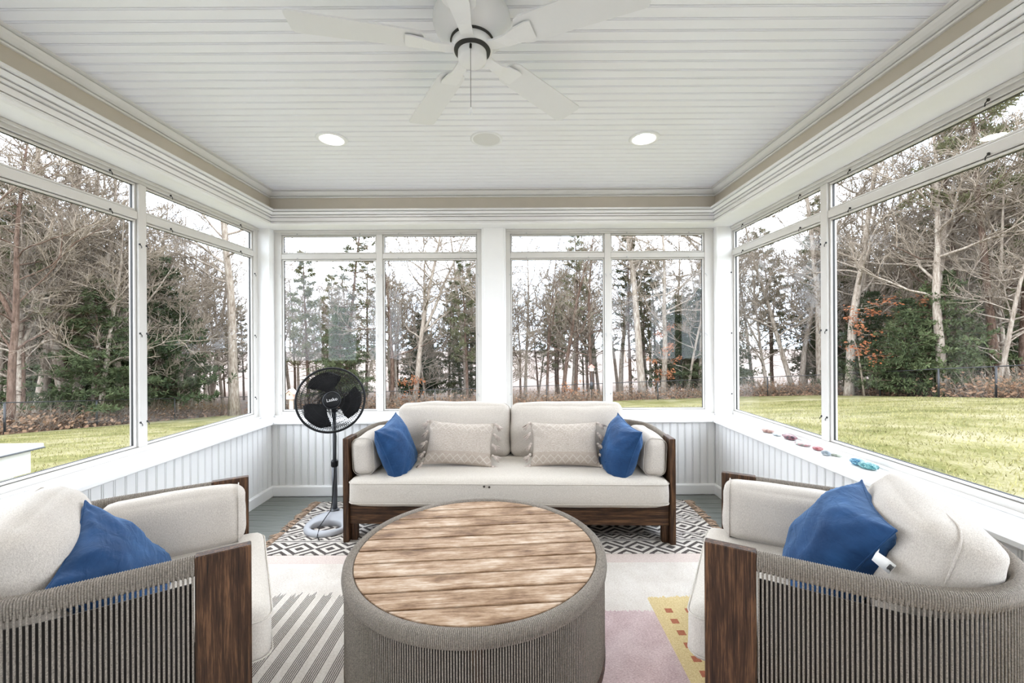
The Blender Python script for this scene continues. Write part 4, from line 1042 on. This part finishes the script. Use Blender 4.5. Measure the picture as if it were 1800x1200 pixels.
spec = [ # px, depth, kind, scale, label, group, lean
 (20, 17.2, 'dark1', 1.2, 'twin reddish forked trunk at the far left edge of the left window', GL, (0, .02)), (40, 18.5, 'pine0', .75, 'reddish pine trunk close beside the leftmost forked trunk', GL, (0, -.03)),
 (108, 22, 'dark0', 1.0, 'dark reddish straight trunk in the middle of the near left pane', GL, (0, 0)), (126, 21, 'bare0', .95, 'pale trunk crossing the dark one in the near left pane', GL, (0, .04)),
 (205, 23, 'bare3', 1.0, 'thin bare tree just left of the left window mullion', GL, (0, 0)), (262, 26, 'bare1', 1.1, 'pale curved trunk just right of the left window mullion', GL, (0, .08)),
 (333, 29, 'bare4', 1.0, 'forked pale tree in the middle of the far left pane', GL, (0, 0)), (412, 27, 'bare2', 1.35, 'thick pale lichen covered trunk near the back left corner post', GL, (0, 0)),
 (605, 32, 'pine0', 1.05, 'tall pine above the pedestal fan', GB, (0, 0)), (628, 33, 'bare3', 1.2, 'thin pale leaning trunk right of the tall pine above the fan', GB, (0, .14)),
 (688, 31.5, 'dark0', .95, 'dark reddish trunk right of the left back mullion', GB, (0, 0)), (700, 33, 'bare3', 1.2, 'slim pale trunk beside the dark reddish one', GB, (0, 0)),
 (728, 31.5, 'bare4', 1.25, 'big pale leaning forked trunk in the left back window', GB, (0, .10)), (822, 32, 'pine1', .9, 'pine with a thin reddish trunk left of the centre post', GB, (0, 0)),
 (916, 33, 'dark1', .8, 'thin dark tree right of the centre post', GB, (0, 0)), (961, 33, 'dark1', 1.05, 'dark forked tree in the middle of the right back window', GB, (0, 0)),
 (990, 32, 'dark0', .9, 'dark trunk leaning right of the forked tree', GB, (0, .12)), (1012, 33, 'pine0', .9, 'dark pine trunk left of the bird feeder', GB, (0, .08)),
 (1045, 32, 'dark0', .85, 'dark bare tree behind the bird feeder', GB, (0, -.08)), (1130, 30, 'bare2', 1.25, 'thick pale trunk right of the right back mullion', GB, (0, -.05)),
 (1165, 30, 'bare0', 1.0, 'pale trunk among orange leaves in the right back window', GB, (0, 0)), (1205, 29.5, 'bare3', 1.15, 'slender white trunk leaning near the right corner post', GB, (0, .08)),
 (1233, 30, 'bare2', 1.1, 'broad pale trunk cut by the right edge of the back window', GB, (0, 0)),
 (1352, 29, 'bare5', 1.0, 'thin twisting pale tree by the right corner post', GR_, (0, -.1)), (1398, 28, 'bare1', 1.15, 'pale trunk leaning left in the far right pane', GR_, (0, -.17)),
 (1407, 29, 'bare0', .9, 'straight pale trunk behind the leaning one', GR_, (0, 0)), (1444, 27, 'bare2', 1.1, 'thick pale trunk beside the right window mullion', GR_, (0, 0)),
 (1493, 23, 'bare0', 1.15, 'tall pale trunk right of the right window mullion', GR_, (0, .03)), (1690, 21, 'dark0', 1.05, 'big brown spreading tree right of the evergreen bush', GR_, (0, 0)),
 (1660, 23, 'bare4', 1.1, 'forked grey tree behind the evergreen bush', GR_, (0, 0)), (1758, 19, 'pine2', .95, 'tall dark pine near the right edge of the right window', GR_, (0, 0)),
 (1590, 20.5, 'green2', 1.12, 'rounded dark evergreen bush behind the right fence', GR_, (0, 0)), (1795, 20, 'pine1', .9, 'pine at the right edge of the photo', GR_, (0, 0))]
for x, Y, k, sc, lb, g, ln in spec:
    X, Y = tpx(x, Y); tree(k, X, Y, sc, lb, g, rz=.3+x*.37 if ln == (0, 0) else 0, lean=ln)
rnd = random.Random(31)
DESC = {'bare0': 'straight bare tree', 'bare1': 'crooked bare tree', 'bare2': 'thick bare pale tree', 'bare3': 'slender bare tree', 'bare4': 'forked bare tree', 'bare5': 'small forked bare tree',
        'dark0': 'dark barked bare tree', 'dark1': 'thin dark forked tree', 'pine0': 'tall pine', 'pine1': 'low branching pine', 'pine2': 'very tall pine', 'green0': 'young dark evergreen', 'green1': 'layered dark evergreen', 'green2': 'evergreen bush'}
def pane_of(x):
    for lim, nm in ((-40, 'the near edge of the left window'), (80, 'the left part of the near left pane'), (160, 'the middle of the near left pane'), (245, 'the right part of the near left pane'), (345, 'the left half of the far left pane'), (470, 'the right half of the far left pane'),
                    (590, 'the pane behind the fan'), (668, 'the pane right of the fan'), (760, 'the pane left of the centre post'), (868, 'the pane beside the centre post'), (980, 'the pane right of the centre post'),
                    (1068, 'the bird feeder pane'), (1150, 'the rightmost back pane'), (1270, 'the pane by the right corner'), (1370, 'the left half of the far right pane'), (1458, 'the right half of the far right pane'),
                    (1570, 'the left part of the near right pane'), (1690, 'the middle of the near right pane'), (1830, 'the right part of the near right pane')):
        if x < lim: return nm.replace('the ', '')
    return 'the near edge of the right window'
def fill(n, kinds, fxy, label, group, s0, s1):
    for i in range(n):
        for _ in range(40):
            X, Y = fxy()
            if not (FXL-.8 < X < FXR+1.2 and Y < FYB+1.6): break
        else: continue
        k = rnd.choice(kinds); px_ = CX+F*X/Y; lo = 'nearer' if Y < 26 else ('midway' if Y < 36 else 'far')
        tree(k, X, Y, rnd.uniform(s0, s1), '%s %s in %s' % (lo, DESC[k], pane_of(px_)) if Y < 80 else 'hazy distant tree in '+pane_of(px_), group)
lf = lambda y0, y1: (lambda: ((lambda Y: (-Y*rnd.uniform(.62, 1.28), Y))(rnd.uniform(y0, y1))))
rf = lambda y0, y1: (lambda: ((lambda Y: (Y*rnd.uniform(.50, 1.30), Y))(rnd.uniform(y0, y1))))
def bf_(y0, y1, u0, u1): return lambda: ((lambda Y: (Y*rnd.uniform(u0, u1), Y))(rnd.uniform(y0, y1)))
fill(15, ['green0', 'green1', 'green1'], lf(17, 34), 'dark evergreen in the woods beyond the left fence', 'evergreens beyond the left fence', .8, 1.25)
fill(20, ['pine0', 'pine1', 'pine1'], lf(21, 44), 'pine in the woods beyond the left fence', 'pines beyond the left fence', .5, .75)
fill(60, ['bare0', 'bare1', 'bare3', 'bare4', 'bare5'], lf(17, 42), 'bare grey tree in the woods beyond the left fence', 'bare trees beyond the left fence', .8, 1.25)
fill(18, ['green0', 'green1', 'green1'], rf(19, 36), 'dark evergreen in the woods beyond the right fence', 'evergreens beyond the right fence', .8, 1.25)
fill(13, ['pine0', 'pine1', 'pine2'], rf(21, 44), 'pine in the woods beyond the right fence', 'pines beyond the right fence', .6, .9)
fill(58, ['bare0', 'bare1', 'bare3', 'bare4', 'bare5'], rf(18, 42), 'bare grey tree in the woods beyond the right fence', 'bare trees beyond the right fence', .8, 1.25)
fill(9, ['green1', 'pine1', 'green1'], bf_(31, 42, -.50, -.10), 'dark evergreen beyond the left back window fence', 'evergreens beyond the back fence', .75, 1.05)
fill(10, ['green1', 'pine1', 'green1'], bf_(31, 42, .22, .50), 'dark evergreen beyond the right back window fence', 'evergreens beyond the back fence', .75, 1.05)
fill(5, ['pine0', 'pine1'], bf_(34, 46, .02, .2), 'pine beyond the middle of the back fence', 'pines beyond the back fence', .55, .75)
fill(58, ['bare0', 'bare1', 'bare3', 'bare4', 'bare4', 'dark1'], bf_(31.5, 52, -.58, .52), 'bare grey tree beyond the back fence', 'bare trees beyond the back fence', .75, 1.15)
fill(26, ['green1', 'pine1', 'bare0'], bf_(95, 150, -1.1, 1.1), 'hazy tree in the distant treeline', 'distant treeline', .9, 1.4)
# tell like-named trees apart by their order from the left
seen = {}
for o in COL.objects:
    if o.get('category') == 'tree': seen.setdefault(o['label'], []).append(o)
for lb, os_ in seen.items():
    if len(os_) > 1:
        for i, o in enumerate(sorted(os_, key=lambda q: q.location.x/q.location.y)): o['label'] = lb+', '+['first', 'second', 'third', 'fourth', 'fifth', 'sixth', 'seventh', 'eighth'][min(i, 7)]+' from left'
# undergrowth: twiggy brush and dry leaves along the fence
def brush(name, pts, n, label, seed, leaves=True):
    rnd = random.Random(seed); mb = MB(); vs, fs = [], []
    for k in range(n):
        i = rnd.randrange(len(pts)-1); t = rnd.random(); (xa, ya, nx, ny), (xb, yb, _, _) = pts[i], pts[i+1]
        x, y = xa+(xb-xa)*t+nx*rnd.uniform(.3, 3.2), ya+(yb-ya)*t+ny*rnd.uniform(.3, 3.2); z = ground(x, y)-.05
        L = rnd.uniform(.5, 1.7); mb.tube(wander((x, y, z), (rnd.uniform(-.8, .8), rnd.uniform(-.8, .8), 1), L, 4, rnd, .3), [.011, .009, .007, .005, .003], 3, caps=False)
        for q in range(5):
            c = Vector((x+rnd.gauss(0, .35), y+rnd.gauss(0, .35), z+abs(rnd.gauss(0, .35 if q else .05))+.04)); e = Vector((rnd.gauss(0, 1), rnd.gauss(0, 1), rnd.gauss(0, .5))).normalized()*rnd.uniform(.04, .09); s = e.orthogonal()*.6; o = len(vs)
            vs.extend([tuple(c-e), tuple(c+s), tuple(c+e), tuple(c-s)]); fs.append((o, o+1, o+2, o+3))
    o = mb.build(name, 'twig'); tag(stuff(o), label, 'brush'); stuff(MB().add(vs, fs).build('dry_leaves', 'deadleaf', o))
brush('brushwood', [(FXL, 12, -1, 0), (FXL, 29, -1, 0)], 2600, 'twiggy brush and dry leaves behind the left fence', 1)
brush('brushwood', [(FXL, 29.3, 0, 1), (13.2, 27.5, 0, 1)], 2000, 'twiggy brush and dry leaves behind the back fence', 2)
brush('brushwood', [(14.5, 27.2, .6, .8), (18.9, 24.5, 1, .2), (18.9, 18.5, 1, 0), (20, 12, 1, 0)], 2600, 'twiggy brush and dry leaves behind the right fence', 3)
# rusty oak leaves still on low branches
def oak(x0, y0, x1, y1, Y, n, seed, label):
    rnd = random.Random(seed); vs, fs = [], []; c0 = at_depth((x0+x1)/2, y1, Y); X, Yb = c0.x, c0.y; gz = ground(X, Yb)
    r = tag(empty('oak_sapling', (X, Yb, gz)), label, 'tree', 'oak saplings holding rusty leaves'); mb = MB(); tips = []
    H = at_depth(x0, y0, Y).z-gz; wx = abs(xd(x1, Y)-xd(x0, Y))/2
    mb.tube(wander((0, 0, -.1), (0, 0, 1), H*.9, 6, rnd, .08), [.05, .045, .04, .03, .02, .012, .006], 6)
    zl = at_depth(x0, y1, Y).z-gz
    for k in range(16):
        z = rnd.uniform(max(.3, zl*.8), H*.92); a = rnd.uniform(0, 2*PI); B = wander((0, 0, z), (math.cos(a), math.sin(a), .15), wx*rnd.uniform(.6, 1.15), 5, rnd, .25); mb.tube(B, [.016, .013, .010, .007, .005, .003], 4, caps=False); tips.append(B)
    for k in range(n):
        B = rnd.choice(tips); j = rnd.randrange(2, 6); c = B[j]+Vector((rnd.gauss(0, .12), rnd.gauss(0, .12), rnd.gauss(0, .1)-.04)); e = Vector((rnd.gauss(0, 1), rnd.gauss(0, 1), rnd.gauss(0, .7)-.3)).normalized()*rnd.uniform(.05, .10); s = e.orthogonal()*.5; o = len(vs)
        vs.extend([tuple(c-e), tuple(c+s), tuple(c+e), tuple(c-s)]); fs.append((o, o+1, o+2, o+3))
    mb.build('trunk', 'twig', r); stuff(MB().add(vs, fs).build('leaves', 'oakleaf', r))
oak(1478, 520, 1560, 625, 21.5, 420, 1, 'oak sapling with rusty leaves beside the tall pale trunk on the right')
oak(1560, 505, 1630, 560, 22.5, 260, 2, 'oak sapling with orange leaves above the evergreen bush')
oak(1140, 555, 1200, 690, 29.2, 500, 3, 'oak sapling with orange leaves in the right back window')
oak(700, 660, 745, 705, 30.6, 200, 4, 'low oak sapling with orange leaves in the left back window')
oak(985, 670, 1030, 705, 30.6, 200, 5, 'low oak sapling with brown leaves left of the bird feeder')
